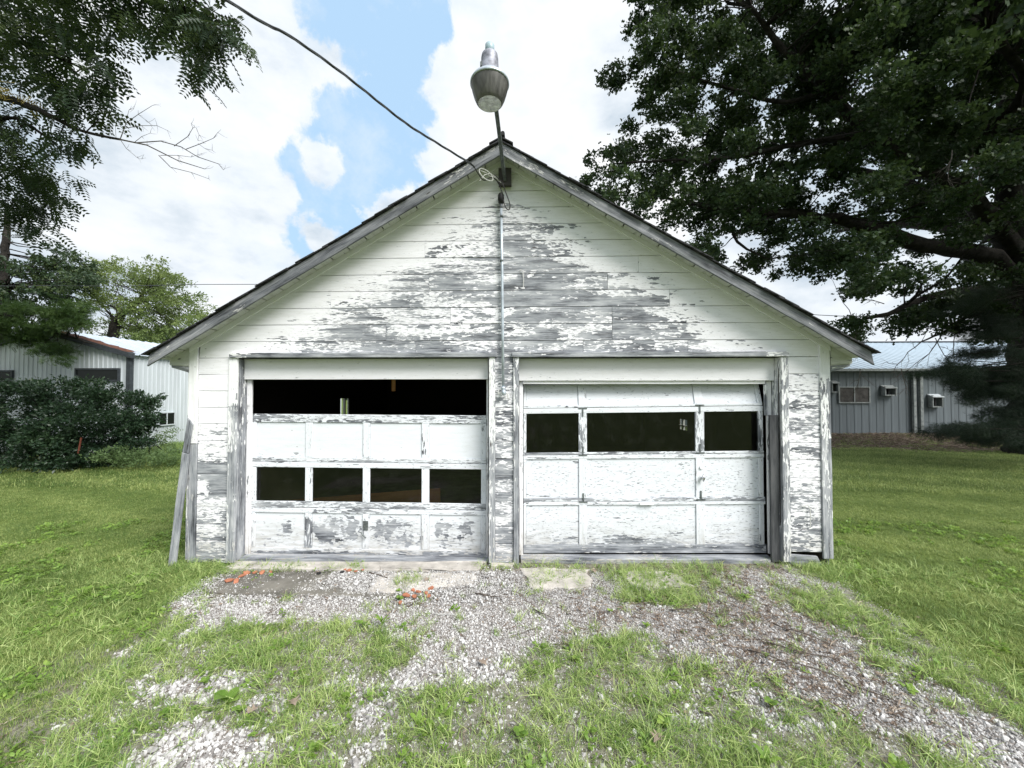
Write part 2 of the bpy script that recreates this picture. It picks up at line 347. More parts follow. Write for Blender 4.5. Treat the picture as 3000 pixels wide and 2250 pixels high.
# ------------------------------------------------------------------ ground
ZONE=[(-1.98,-0.94,0.79,0.18,1.2),(-2.57,-0.84,0.35,0.23,1.0),(-1.36,-0.80,0.48,0.24,1.0),(-0.41,-0.77,0.65,0.48,1.4),(-0.06,-1.24,0.52,0.36,1.3),(0.45,-0.75,0.56,0.40,1.1),(-0.70,-1.01,0.32,0.28,1.0),(1.11,-1.02,0.48,0.15,0.7),(1.63,-1.01,0.48,0.27,0.9),(2.41,-0.61,0.49,0.52,1.0),(1.76,-1.36,0.64,0.24,1.0),(2.26,-1.45,0.45,0.31,1.0),(2.31,-1.79,0.33,0.18,1.1),(2.49,-2.00,0.30,0.13,1.1),(2.66,-2.12,0.21,0.12,1.0),(3.01,-0.23,0.44,0.41,0.8),(-1.87,-1.84,0.22,0.14,1.0),(-1.51,-1.94,0.15,0.07,0.8),(-1.53,-2.27,0.31,0.16,1.4),(-1.27,-2.34,0.17,0.08,0.9),(-0.70,-2.03,0.17,0.13,0.9),(-0.60,-2.27,0.18,0.12,1.1),(-0.66,-1.80,0.14,0.07,0.6),(-0.32,-1.62,0.30,0.16,1.0),(0.01,-1.70,0.26,0.11,0.8),(1.25,-2.04,0.25,0.08,0.6),(1.72,-1.89,0.23,0.09,0.7),(0.90,-1.84,0.18,0.08,0.5),(-2.39,-1.43,0.22,0.08,0.5),(-1.78,-1.46,0.21,0.05,0.3),(-2.21,-1.85,0.15,0.06,0.5),(-2.66,-2.18,0.19,0.04,0.5),(-2.34,-2.04,0.17,0.05,0.4),(-1.03,-1.81,0.12,0.05,0.5),(1.90,-2.08,0.19,0.06,0.6),(0.02,-2.07,0.11,0.05,0.4),(0.63,-2.17,0.10,0.05,0.5),(1.29,-1.82,0.18,0.08,0.6),(-2.30,-2.32,0.15,0.03,0.4),(-1.49,-1.40,0.61,0.19,-0.7),(-0.72,-1.43,0.21,0.21,-0.6),(-2.42,-0.09,0.16,0.14,-1.0),(-1.69,-0.07,0.21,0.14,-0.7),(-0.97,-0.54,0.12,0.27,-0.8),(1.58,-0.17,0.65,0.23,-1.1),(0.47,-0.40,0.17,0.13,-0.9),(1.65,-0.63,0.44,0.18,-0.9),(2.44,-0.69,0.13,0.12,-0.3),(2.85,-0.60,0.27,0.15,-0.5),(2.96,-0.90,0.32,0.18,-0.5),(0.63,-1.59,0.50,0.19,-0.8),(-0.10,-2.20,0.39,0.17,-0.5),(0.57,-2.06,0.55,0.29,-0.8),(-0.91,-2.16,0.16,0.21,-0.5),(2.58,-1.28,0.22,0.07,-0.4),
 (-1.2,-.35,1.5,.30,1.0),(.3,-.3,.9,.3,.9),(-1.5,-3.2,.3,.5,.8),(1.6,-3,.4,.6,.6),(0,-3.4,.5,.4,.7),(2.9,-2.6,.3,.4,.9)]
def vnoise(x,y,s,seed):
    """cheap tiled value noise, vectorised"""
    r=np.random.default_rng(seed); T=r.random((256,256)); x=np.asarray(x)*s+500; y=np.asarray(y)*s+500
    xi=np.floor(x).astype(int); yi=np.floor(y).astype(int); fx=x-xi; fy=y-yi; fx=fx*fx*(3-2*fx); fy=fy*fy*(3-2*fy)
    a=T[xi%256,yi%256]; b=T[(xi+1)%256,yi%256]; c=T[xi%256,(yi+1)%256]; d=T[(xi+1)%256,(yi+1)%256]
    return (a*(1-fx)+b*fx)*(1-fy)+(c*(1-fx)+d*fx)*fy
def gravelness(x,y):
    x=np.asarray(x,float); y=np.asarray(y,float); s=np.zeros_like(x)-.02
    for cx,cy,rx,ry,w_ in ZONE:
        s=s+w_*np.exp(-(((x-cx)/rx)**2+((y-cy)/ry)**2)*.9)
    s=s+(vnoise(x,y,4,1)-.5)*.75+(vnoise(x,y,11,2)-.5)*.65+(vnoise(x,y,26,7)-.5)*.35
    # the drive is bounded by lawn on both sides
    lim=np.minimum(x+3.05+np.where(y<-1.0,(y+1.0)*.16,(y+1)*.1), 3.30-np.abs(y+.9)*.12-x)
    s=np.where((y>.05)&(np.abs(x)<4.2),-1,s)
    return np.clip((s-.20)*2.2,0,1)*np.clip(lim*6+.5,0,1)*(y<.1)
def gz(x,y):
    x=np.asarray(x,float); y=np.asarray(y,float)
    near=-.062+.045*np.tanh(x/3.2)
    far=np.clip((np.abs(y)-3)/6+np.clip((np.abs(x)-5)/8,0,1),0,1)
    z=near*(1-far)+0*far
    z=z+(vnoise(x,y,.35,3)-.5)*.07*np.clip(np.hypot(x,y+1)/6,0,1)+(vnoise(x,y,2.3,4)-.5)*.02
    return z
def axis(spans):
    o=[]
    for a,b,s in spans:
        k=max(1,round((b-a)/s)); o+=[a+(b-a)*i/k for i in range(k)]
    return np.array(o+[spans[-1][1]])
gx=axis([(-900,-200,350),(-200,-60,35),(-60,-20,5),(-20,-4,.4),(-4,4.4,.06),(4.4,22,.4),(22,60,5),(60,200,35),(200,900,350)])
gy=axis([(-900,-200,350),(-200,-50,30),(-50,-8,3),(-8,-3.6,.3),(-3.6,.3,.06),(.3,16,.4),(16,50,4),(50,200,30),(200,900,350)])
X,Y=np.meshgrid(gx,gy); Z=gz(X,Y); nx,ny=len(gx),len(gy)
def bulkmesh(name,co,faces,mat,parent=None,attrs=None):
    """co (N,3); faces (F,k) all the same k"""
    me=bpy.data.meshes.new(name); co=np.asarray(co,np.float32); F=np.asarray(faces,np.int32); k=F.shape[1]
    me.vertices.add(len(co)); me.vertices.foreach_set('co',co.ravel())
    me.loops.add(F.size); me.loops.foreach_set('vertex_index',F.ravel())
    me.polygons.add(len(F)); me.polygons.foreach_set('loop_start',np.arange(len(F),dtype=np.int32)*k)
    try: me.polygons.foreach_set('loop_total',np.full(len(F),k,np.int32))
    except Exception: pass
    for nm,v in (attrs or {}).items():
        a=me.attributes.new(nm,'FLOAT','POINT'); a.data.foreach_set('value',np.asarray(v,np.float32).ravel())
    me.update(calc_edges=True); me.validate()
    return link(name,me,mat,parent)
ii=np.arange(nx*ny).reshape(ny,nx)
F=np.stack([ii[:-1,:-1],ii[:-1,1:],ii[1:,1:],ii[1:,:-1]],-1).reshape(-1,4)
dirt=np.clip((X-7.5)/2,0,1)*np.clip((Y-7.9)/.9,0,1)*np.clip((24-Y)/2,0,1)*.85
dirt=np.maximum(dirt,np.clip(1.6-np.hypot((X+11.6)/2.2,(Y-6.4)/1.3),0,1)*.7)
dirt=np.maximum(dirt,((np.abs(X)<3.6)&(Y>.05)&(Y<6.4))*1.0)
gr=bulkmesh('ground',np.stack([X,Y,Z],-1).reshape(-1,3),F,M['ground'],attrs={'gravel':np.maximum(gravelness(X,Y),np.where((X>-3.0+np.clip(-Y-1,0,2)*-.5)&(X<3.4)&(Y<.1)&(Y>-4),.72,0)),'dirt':dirt})
gr.data.polygons.foreach_set('use_smooth',[True]*len(gr.data.polygons)); tag(gr,kind='structure')

# ------------------------------------------------------------------ GARAGE
garage=empty('garage','old two car garage with peeling white paint and a steep gable roof','garage')
PITCHS=.59
def half(z):
    pts=[(2.3,2.95),(2.5,2.75),(2.75,2.45),(2.95,2.1),(3.23,1.75),(3.4,1.2),(3.6,.95),(3.8,.75),(3.95,.5),(4.15,.25),(4.35,-.1)]
    for (a,b),(c,d) in zip(pts,pts[1:]):
        if z<=c: return b+(d-b)*(z-a)/(c-a)
    return -.3
def peel_front(p):
    x,z=p.x,p.z
    if z>2.29:
        x0=x-.05; h=half(z)*(1.0 if x0<0 else .97)
        e=(h+.42-abs(x0))/1.15; base=.60 if x0<0 else .66
        if z>3.6: base=.50
        if .25<z-2.3<.55 and -1.6<x<.2: base-=.18
        v=min(base,-.22+e*.75)
        v+=.22*mn.noise(Vector((x*.9,z*2.2,3)))
        return v
    if x<-3:
        v=-.12 if z>1.75 else (.05 if z>1.5 else .30)
        if .88<z<1.06: v=.85
        if .62<z<.88: v=.20+ (.7 if x>-3.4 and z>.7 else 0)
        if z<.62: v=.52
        return v
    if x>3:
        return -.1 if z>2.1 else (.38 if z>.9 else .48)
    return .50 if z>1.2 else .60
def row_cut(z,inset=0):      # half width of the gable at height z (soffit line)
    return (4.575-z)/PITCHS-inset
J0,DZ=2.298,.1926
seams={0:[-1.0,.92,2.1],1:[-1.35,1.25],2:[-.6,1.25],3:[-.1-1.9,1.9],4:[-.85,1.2],5:[1.55],6:[-.9],7:[.33],8:[.1-.9]}
for k in range(0,12):
    z0=J0+DZ*k; z1=min(z0+DZ-.005,4.55)
    wb=min(3.556,row_cut(z0)); wt=min(3.556,row_cut(z1)); 
    if wb<.05: break
    wt=max(wt,.01); cuts=[-wb]+[c for c in seams.get(k,[]) if abs(c)<wt-.3]+[wb]
    for a,b in zip(cuts,cuts[1:]):
        at0=-wt if a==-wb else a; bt0=wt if b==wb else b; ga=.0 if a==-wb else .0015; gb=.0 if b==wb else .0015
        slab('siding_board',(a+ga,0,z0),(b-gb,0,z0),(bt0-gb,0,z1),(at0+ga,0,z1),.02,M['siding'],garage,peel_front,nv=4)
for (x0,x1,zb) in ((-3.556,-3.192,-.075),(-.08,.127,-.04),(3.2,3.548,.125)):
    for k in range(1,14):
        z1=J0-DZ*(k-1)-.004; z0=J0-DZ*k
        if z1<zb+.02: break
        z0=max(z0,zb); hb('siding_board',x0,x1,z0,z1,0+random.uniform(0,.003),.02,M['siding'],garage,peel_front,nv=4,su=.08)
# sheathing behind the boards (leaves the two door openings free)
def panel(name,x0,x1,y0,y1,z0,z1,mat,label=None): return MB().box(x0,x1,y0,y1,z0,z1).build(name,mat,garage,label=label)
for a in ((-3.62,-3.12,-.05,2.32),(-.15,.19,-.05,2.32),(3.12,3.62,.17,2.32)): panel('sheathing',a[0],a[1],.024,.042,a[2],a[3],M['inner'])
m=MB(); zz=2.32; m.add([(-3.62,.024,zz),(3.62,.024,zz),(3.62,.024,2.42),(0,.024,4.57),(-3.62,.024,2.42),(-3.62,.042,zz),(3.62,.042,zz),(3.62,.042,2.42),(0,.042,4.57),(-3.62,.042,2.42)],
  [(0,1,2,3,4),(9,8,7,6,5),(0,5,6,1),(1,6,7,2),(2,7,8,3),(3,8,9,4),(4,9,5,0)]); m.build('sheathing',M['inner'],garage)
# corner boards: white above, bare below
def pc(z_white, top=.02, bot=.95): return lambda p: top if p.z>z_white else bot
vb('corner_board',-3.662,-3.560,1.30-.0,2.44,-.018,.024,M['trim'],garage,lambda p:-.05+max(0,(1.75-p.z))*.75,su=.06)
vb('corner_board',-3.650,-3.560,-.075,1.296,-.010,.024,M['grey'],garage,.85)
slab('corner_board',(-3.664,.10,-.05),(-3.664,.10,2.4),(-3.664,.0,2.4),(-3.664,.0,-.05),.02,M['trim'],garage,lambda p:.0 if p.z>1.6 else .8,su=.1)
vb('corner_board',3.552,3.660,.06,2.44,-.018,.024,M['trim'],garage,lambda p:-.08 if p.z>2.02 else (.42+(p.x-3.55)*3 if p.z>1.4 else .74),su=.06,dx=-.008)
# door casings
vb('door_casing',-3.190,-3.092,-.07,2.30,-.022,.026,M['trim'],garage,lambda p:.12 if p.z>1.75 else (.45 if p.z>1.2 else (.8 if p.x>-3.16 else .62)),su=.07,dx=.01)
vb('door_casing',-.152,-.080,-.06,2.296,-.022,.026,M['trim'],garage,lambda p:.42 if p.z>1.3 else .66,su=.07)
vb('door_casing',.128,.190,-.06,2.296,-.022,.026,M['trim'],garage,lambda p:.45 if p.z>1.6 else .68,su=.07)
vb('door_casing',3.118,3.198,.02,2.29,-.022,.026,M['trim'],garage,lambda p:.52 if p.z>1.3 else .66,su=.07)
def side(name,x,y0,y1,z0,z1,face,mat,peel,t=.02):   # vertical board facing +x (face=1) or -x
    if face>0: return slab(name,(x,y1,z0),(x,y1,z1),(x,y0,z1),(x,y0,z0),t,mat,garage,peel,su=.08)
    return slab(name,(x,y0,z0),(x,y0,z1),(x,y1,z1),(x,y1,z0),t,mat,garage,peel,su=.08)
side('door_jamb',-3.092,.004,.20,-.07,2.29,1,M['trim'],lambda p:.60 if p.z>1.3 else .80)
side('door_jamb',-.150,.004,.20,-.05,2.29,-1,M['trim'],.6)
side('door_jamb',.188,.004,.20,-.05,2.29,1,M['trim'],.6)
side('door_jamb',3.120,.004,.20,.0,2.29,-1,M['trim'],lambda p:.48 if p.z>1.6 else .7)
# drip caps
hb('drip_cap',-3.165,-.062,2.298,2.352,-.045,.05,M['trim'],garage,lambda p:.28 if p.x<-2.9 else .93,su=.1)
hb('drip_cap',.112,3.192,2.296,2.350,-.045,.05,M['trim'],garage,lambda p:.92 if p.x<2.95 else .35,su=.1)
# headers
hb('header_board',-3.088,-.172,2.048,2.293,.10,.03,M['header'],garage,lambda p:.06 if p.z<2.1 else -.25)
hb('header_board',.19,3.116,2.030,2.291,.10,.03,M['header'],garage,lambda p:.12 if p.z<2.09 else -.25)
hb('head_stop',.236,3.03,1.992,2.029,.125,.03,M['header'],garage,-.1)
vb('door_stop',-3.088,-3.03,-.04,2.046,.15,.025,M['header'],garage,lambda p:.12 if p.z>1 else .25)
vb('door_stop',-.196,-.174,-.04,2.046,.15,.025,M['header'],garage,.3)
vb('door_stop',.192,.236,-.01,2.027,.15,.025,M['header'],garage,.15)
vb('door_stop',3.062,3.114,.04,2.027,.15,.025,M['header'],garage,.1)
vb('door_stop',3.026,3.060,1.63,1.985,.135,.02,M['trim'],garage,lambda p:.1 if p.z>1.85 else .75)
vb('grey_plank',3.010,3.104,-.0,1.64,.02,.022,M['darkwood'],garage,1.6,label='dark grey unpainted plank standing in the doorway')
# sills
hb('door_sill',-3.06,-.17,-.085,-.035,.03,.14,M['grey'],garage,.82)
slab('door_sill',(.21,.03,-.07),(3.05,.03,-.045),(3.05,.03,.022),(.21,.03,-.004),.14,M['grey'],garage,.72)
# frieze along the rake, roof boards, barge boards
def slope(x0,x1,y,zoff0,zoff1,t,name,mat,peel,**k):   # strip on the gable plane under the roof line; sx sign by x
    f=lambda x,o:(x,y,4.563-PITCHS*abs(x)+o)
    if x0>=0: return slab(name,f(x0,zoff0),f(x1,zoff0),f(x1,zoff1),f(x0,zoff1),t,mat,garage,peel,**k)
    return slab(name,f(x1,zoff0),f(x0,zoff0),f(x0,zoff1),f(x1,zoff1),t,mat,garage,peel,**k)
for s in (-1,1):
    X0=3.66
    a=(0,-.022,4.563-.045); f=lambda x,o:(s*x,-.022,4.604-PITCHS*x+o)
    if s>0: slab('frieze_board',f(0,-.088),f(X0,-.088),f(X0,-.004),f(0,-.004),.02,M['siding'],garage,-.2)
    else: slab('frieze_board',f(X0,-.088),f(0,-.088),f(0,-.004),f(X0,-.004),.02,M['siding'],garage,-.2)
    L=math.hypot(1,PITCHS); nb=20; xe=3.91
    for i in range(nb):        # roof boards running front to back, seen from below
        xa=s*(xe*i/nb+.009+random.uniform(0,.004)); xb=s*(xe*(i+1)/nb-.001)
        za=4.598-PITCHS*abs(xa); zb=4.598-PITCHS*abs(xb)
        yf=-.229; yb=6.9
        if s>0: slab('roof_board',(xa,yb,za),(xa,yf,za),(xb,yf,zb),(xb,yb,zb),.02,M['soffit'],garage,lambda p:-.15 if p.y<.3 else .9,su=.6,nv=2,warp=.001)
        else: slab('roof_board',(xa,yf,za),(xa,yb,za),(xb,yb,zb),(xb,yf,zb),.02,M['soffit'],garage,lambda p:-.15 if p.y<.3 else .9,su=.6,nv=2,warp=.001)
    fb=lambda x,o:(s*x,-.254,4.624-PITCHS*x+o)
    q=(lambda p:.93-.15*(p.x>-1.2)) if s<0 else (lambda p:.88)
    if s>0: slab('barge_board',fb(0.003,-.128),fb(3.93,-.122),fb(3.89,-.0),fb(.003,-.0),.022,M['rake'],garage,q,su=.15,nv=4,warp=.004)
    else: slab('barge_board',fb(3.93,-.122),fb(.003,-.128),fb(.003,-.0),fb(3.89,-.0),.022,M['rake'],garage,q,su=.15,nv=4,warp=.004)
    # eave box
    e=[(3.668,2.432),(3.895,2.298),(3.895,2.205),(3.668,2.130)]
    vsx=[(s*x,.006,z) for x,z in e]+[(s*x,6.4,z) for x,z in e]
    MB().add(vsx,[(0,1,2,3),(7,6,5,4),(0,4,5,1),(1,5,6,2),(2,6,7,3),(3,7,4,0)]).build('eave_box',M['soffit'],garage)
    slab('eave_end_board',*( [(3.668,-.012,2.20),(3.90,-.012,2.215),(3.90,-.012,2.296),(3.668,-.012,2.433)] if s>0 else [(-3.90,-.012,2.215),(-3.668,-.012,2.20),(-3.668,-.012,2.433),(-3.90,-.012,2.296)]),.016,M['soffit'],garage,.0)
    slab('eave_end_board',*( [(3.672,-.006,2.125),(3.88,-.010,2.185),(3.88,-.006,2.206),(3.672,-.012,2.188)] if s>0 else [(-3.88,-.006,2.185),(-3.672,-.006,2.125),(-3.672,-.012,2.188),(-3.88,-.010,2.206)]),.014,M['trim'],garage,.5 if s>0 else .7)
    # shingle courses: front tabs one by one, the field behind them joined
    nc=27; field=MB()
    for i in range(nc):
        xa=3.95*i/nc; xb=min(3.955,xa+3.95/nc*1.35+.01); lift=.007
        def c4(x,y,o): return (s*x,y,4.629-PITCHS*x+o)
        def course(mb,y0,y1,j):
            vs=[c4(xa,y0,.004+j),c4(xb,y0,lift+j+.006),c4(xb,y1,lift+j+.006),c4(xa,y1,.004+j),c4(xa,y0,-.006),c4(xb,y0,lift+j-.003),c4(xb,y1,lift+j-.003),c4(xa,y1,-.006)]
            mb.add(vs,[(0,1,2,3),(7,6,5,4),(0,4,5,1),(1,5,6,2),(2,6,7,3),(3,7,4,0)])
        t=MB(); course(t,-.272-random.uniform(0,.028),-.02,random.uniform(0,.010)); t.build('shingle',M['shingle'],garage)
        course(field,-.018,6.95,.003)
    tag(field.build('shingle_field',M['shingle'],garage),kind='stuff')
for i in range(16):
    y0=-.285+i*.22; r_=MB(); zz=4.646+random.uniform(0,.008)
    for s in (-1,1): r_.add([(0,y0,zz+.02),(s*.13,y0,zz-.05),(s*.13,y0+.30,zz-.058),(0,y0+.30,zz+.012),(0,y0,zz+.006),(s*.13,y0,zz-.064),(s*.13,y0+.3,zz-.07),(0,y0+.3,zz)],[(0,1,2,3),(7,6,5,4),(0,4,5,1),(1,5,6,2),(2,6,7,3)])
    r_.build('ridge_shingle',M['shingle'],garage)
MB().tube([(.02,-.31,4.69),(.02,-.2,4.70)],.022,8).build('ridge_tip',M['black'],garage)
MB().box(-.13,.13,3.2,6.96,4.61,4.675).build('ridge_cap',M['shingle'],garage)
# side and back walls
for s in (-1,1):
    for k in range(13):
        z1=2.37-DZ*k; z0=z1-DZ+.004
        segs=[(0.024,6.4)]
        if s<0 and z1>.9 and z0<1.78: segs=[(0.024,3.6),(4.0,6.4)]
        if s>0 and z1>.96 and z0<1.33: segs=[(0.024,3.6),(4.0,6.4)]
        for a,b in segs:
            if s<0: slab('siding_board',(-3.642,b,z0),(-3.642,a,z0),(-3.642,a,z1),(-3.642,b,z1),.02,M['siding'],garage,.6 if z1<1.5 else .3,su=.5,nv=2)
            else: slab('siding_board',(3.642,a,z0),(3.642,b,z0),(3.642,b,z1),(3.642,a,z1),.02,M['siding'],garage,.6 if z1<1.5 else .3,su=.5,nv=2)
    if s>0:
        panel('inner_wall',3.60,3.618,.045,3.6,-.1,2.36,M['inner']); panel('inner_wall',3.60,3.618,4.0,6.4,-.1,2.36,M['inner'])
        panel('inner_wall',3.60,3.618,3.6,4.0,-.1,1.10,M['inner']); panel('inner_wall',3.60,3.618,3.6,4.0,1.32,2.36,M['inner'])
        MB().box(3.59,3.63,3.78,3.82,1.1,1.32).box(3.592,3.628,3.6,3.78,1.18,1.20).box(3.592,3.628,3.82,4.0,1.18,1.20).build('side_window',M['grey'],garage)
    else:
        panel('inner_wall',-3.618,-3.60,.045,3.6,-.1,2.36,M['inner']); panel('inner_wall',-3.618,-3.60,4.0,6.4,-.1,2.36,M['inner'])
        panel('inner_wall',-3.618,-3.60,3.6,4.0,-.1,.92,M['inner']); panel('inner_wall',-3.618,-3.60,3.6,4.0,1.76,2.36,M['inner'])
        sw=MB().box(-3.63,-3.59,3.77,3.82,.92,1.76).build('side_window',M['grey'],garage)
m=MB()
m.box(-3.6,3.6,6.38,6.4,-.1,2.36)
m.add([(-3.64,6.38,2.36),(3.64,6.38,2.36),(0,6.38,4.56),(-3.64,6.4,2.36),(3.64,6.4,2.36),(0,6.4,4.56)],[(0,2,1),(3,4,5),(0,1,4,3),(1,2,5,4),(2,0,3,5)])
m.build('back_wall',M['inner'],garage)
panel('garage_floor',-3.6,3.6,.17,6.38,-.16,-.045,M['concrete_dark'])
vb('hanging_scrap',-1.485,-1.435,1.91,2.08,.6,.01,M['ply'],garage,1.6)

# ---- left garage door (sags to the right)
gd1=bpy.data.objects.new('garage_door',None); C.objects.link(gd1); gd1.parent=garage; gd1['label']='half lowered four section garage door with four panes'
Y1=.18
def k1(x,z): return z-.0055*(x+3.04)
def door_rect(parent,kk,name,x0,x1,z0,z1,y,t,mat,peel,vert=False,yt=None,**k):
    yb_=y; yt=y if yt is None else yt
    A=(x0,yb_,kk(x0,z0));B=(x1,yb_,kk(x1,z0));Cc=(x1,yt,kk(x1,z1));Dd=(x0,yt,kk(x0,z1))
    if vert: return slab(name,B,Cc,Dd,A,t,mat,parent,peel,su=.08,warp=.0008,**k)
    return slab(name,A,B,Cc,Dd,t,mat,parent,peel,su=.1,warp=.0008,**k)
c1=[(-3.04,-2.986),(-2.385,-2.296),(-1.684,-1.596),(-.974,-.881),(-.263,-.201)]
rows1=[('panel',1.537,1.118),('pane',.995,.588),('panel',.452,.036)]
d=lambda *a,**k: door_rect(gd1,k1,*a,**k)
d('rail',-3.04,-.201,1.537,1.634,Y1,.035,M['door'],.42)
d('rail',-3.04,-.201,1.063,1.118,Y1,.035,M['door'],lambda p:.20+.25*(p.z<1.09))
d('rail',-3.04,-.201,.995,1.058,Y1,.035,M['door'],.10)
d('rail',-3.04,-.201,.514,.588,Y1,.035,M['door'],.48)
d('rail',-3.04,-.201,.452,.509,Y1,.035,M['door'],.22)
d('rail',-3.05,-.201,-.042,.036,Y1,.035,M['door'],lambda p:.12 if p.z>.0 else .5)
for ty,zt,zb in rows1:
    for (a,b) in c1:
        d('stile',a+.0015,b-.0015,zb+.0015,zt-.0015,Y1+.001,.033,M['door'],.06 if zb>.2 else .2,vert=True)
    for i in range(4):
        a=c1[i][1];b=c1[i+1][0]
        if ty=='pane':
            mb=MB(); y=Y1+.016
            mb.add([(a,y,k1(a,zb)),(b,y,k1(b,zb)),(b,y,k1(b,zt)),(a,y,k1(a,zt))],[(0,1,2,3)]); mb.build('pane',M['glass'],gd1)
        else:
            if zb>.2: d('panel',a,b,zb,zt,Y1+.014,.01,M['door_flake'],(lambda p:.26 if p.z<1.17 else -.3) if i<2 else (lambda p:.10 if p.z<1.14 else -.5),nv=6)
            else:
                pf=[(.30,.14),(.60,.10),(.60,.10),(.42,.10)][i]
                d('panel',a,b,zb,zt,Y1+.014,.01,M['door_flake'],(lambda a,b,q:(lambda p:q*1.05-.9*max(0,abs((p.x-(a+b)/2)/(b-a)*2)-.55)-.9*max(0,abs(p.z-.22)/.2-.6)))(a,b,pf[0]),nv=8)
# beads round each door panel
MB().box(-1.672,-1.612,Y1-.006,Y1,.25,.36).build('lock_plate',M['steel'],gd1)
MB().tube([(-1.69,Y1-.02,.235),(-1.66,Y1-.03,.20),(-1.63,Y1-.02,.165)],.008,6).build('handle',M['steel'],gd1)
hb('leaning_plywood',-3.0,-.87,.35,.60,.75,.01,M['ply'],None,1.6).name='leaning_plywood'
ply=bpy.data.objects['leaning_plywood']
for v in ply.data.vertices:
    if v.co.z>.4: v.co.z = .43+ (v.co.x+3.0)/2.13*.185 + (v.co.z-.6)*.2
tag(ply,'orange brown plywood sheet leaning inside behind the lower panes','plywood')

# ---- right garage door (shut, top section tipped inward)
gd2=bpy.data.objects.new('garage_door',None); C.objects.link(gd2); gd2.parent=garage; gd2['label']='closed garage door with three dark panes and a top section tipped inward'
def k2(x,z): return z+.013*(x-.24)
c2=[(.24,.277),(.893,.992),(2.254,2.358),(2.978,3.035)]
e=lambda *a,**k: door_rect(gd2,k2,*a,**k)
e('rail',.24,3.03,1.706,1.735,.182,.03,M['door'],.15)
for a,b in c2: e('stile',a+.0015,b-.0015,1.7365,1.985,.190,.02,M['door'],.02,vert=True,yt=.262)
for i in range(3): e('panel',c2[i][1],c2[i+1][0],1.735,1.985,.205,.01,M['door'],-.1,yt=.277)
e('rail',.24,3.035,1.640,1.700,Y1,.035,M['door'],.05)
e('rail',.24,3.04,1.150,1.178,Y1,.035,M['door'],.5)
e('rail',.24,3.04,1.100,1.146,Y1,.035,M['door'],.22)
e('rail',.24,3.05,.600,.640,Y1,.035,M['door'],.55)
e('rail',.24,3.05,.560,.596,Y1,.035,M['door'],.2)
e('rail',.24,3.055,-.0,.095,Y1,.035,M['door'],lambda p:.72 if p.x<2.8 else .4)
for zt,zb,ty in ((1.640,1.178,'pane'),(1.100,.640,'panel'),(.560,.095,'panel')):
    for a,b in c2: e('stile',a+.0015,b-.0015,zb+.0015,zt-.0015,Y1+.001,.033,M['door'],.30 if ty=='pane' else .05,vert=True)
    for i in range(3):
        a=c2[i][1];b=c2[i+1][0]
        if ty=='pane':
            y=Y1+.016; MB().add([(a,y,k2(a,zb)),(b,y,k2(b,zb)),(b,y,k2(b,zt)),(a,y,k2(a,zt))],[(0,1,2,3)]).build('pane',M['glass'],gd2)
        elif zb>.3: e('panel',a,b,zb,zt,Y1+.014,.01,M['door_tick'],lambda p:-.1 if p.z>.70 else .25,nv=6)
        else: e('panel',a,b,zb,zt,Y1+.014,.01,M['door_tick'],lambda p:-.05 if p.z>.3 else .05+(.3-p.z)*2.2,nv=6)
for x,z in ((.942,1.70),(.942,1.148),(.945,.60),(2.306,1.72),(2.306,1.165),(2.31,.62)):
    z=k2(x,z)-.0; hmb=MB(); up=-1 if z>1.5 else 1
    hmb.box(x-.05,x+.05,Y1-.008,Y1-.001,z-.007,z+.005); hmb.box(x-.008,x+.008,Y1-.007,Y1-.001,min(z,z+up*.10),max(z,z+up*.10)); hmb.build('hinge',M['steel'],gd2)
MB().tube([(2.318,Y1-.001,1.02),(2.318,Y1-.012,1.02)],.022,12).build('lock_cover',M['header'],gd2)
kn=MB(); kn.tube([(2.325,Y1,.90),(2.325,Y1-.03,.90)],.014,10); kn.tube([(2.325,Y1-.035,.945),(2.325,Y1-.045,.90),(2.325,Y1-.035,.865)],[.008,.018,.008],8); kn.build('handle',M['chrome'],gd2,True)
MB().box(1.60,1.76,Y1-.02,Y1-.001,.583,.604).build('lift_handle',M['header'],gd2)

# ---- conduit, weatherhead, light fitting on the wall (parts of the garage's wiring)
cond=empty('conduit','pale grey metal conduit running down the gable from a black weatherhead','pipe',(0,-.03,1.9))
MB().tube([(.013,-.04,1.955),(.006,-.04,2.6),(.0,-.04,3.3),(-.012,-.04,4.0)],.0155,10).build('pipe',M['galv'],cond,True)
MB().tube([(-.012,-.04,4.0),(-.013,-.04,4.07)],[.018,.018],10).build('coupling',M['lampgrey'],cond,True)
wh=MB(); wh.tube([(-.013,-.045,4.055),(-.013,-.05,4.10),(-.013,-.055,4.145),(-.013,-.055,4.165)],[.030,.036,.036,.022],10); wh.build('weatherhead',M['black'],cond,True)
for z in (3.905,3.395): MB().tube([(-.006,-.04,z-.012),(-.006,-.04,z+.012)],.020,10).build('pipe_strap',M['steel'],cond,True)
MB().tube([(.013,-.04,1.96),(.013,-.04,1.925)],[.022,.024],10).build('coupling',M['galv'],cond,True)
MB().tube([(.015,-.045,1.925),(.02,-.06,1.90),(.022,-.07,1.862)],[.018,.026,.017],10).build('elbow_box',M['galv'],cond,True)
wl=empty('white_lead','short stiff white wire poking out below the conduit elbow','wire',(.03,-.03,1.86))
MB().tube([(-.03,-.02,1.93),(-.05,-.03,1.90),(-.04,-.04,1.88),(.02,-.05,1.90),(.06,-.04,1.88),(.07,-.03,1.82)],.006,5).build('strand',M['whitewire'],wl)
hk=MB().tube([(3.34,-.012,.63),(3.38,-.02,.65),(3.41,-.02,.62),(3.412,-.02,.50),(3.41,-.02,.42),(3.415,-.02,.40)],.005,5).build('bent_wire',M['whitewire'])
tag(hk,'bent white wire hooked on the lowest right siding boards','wire')
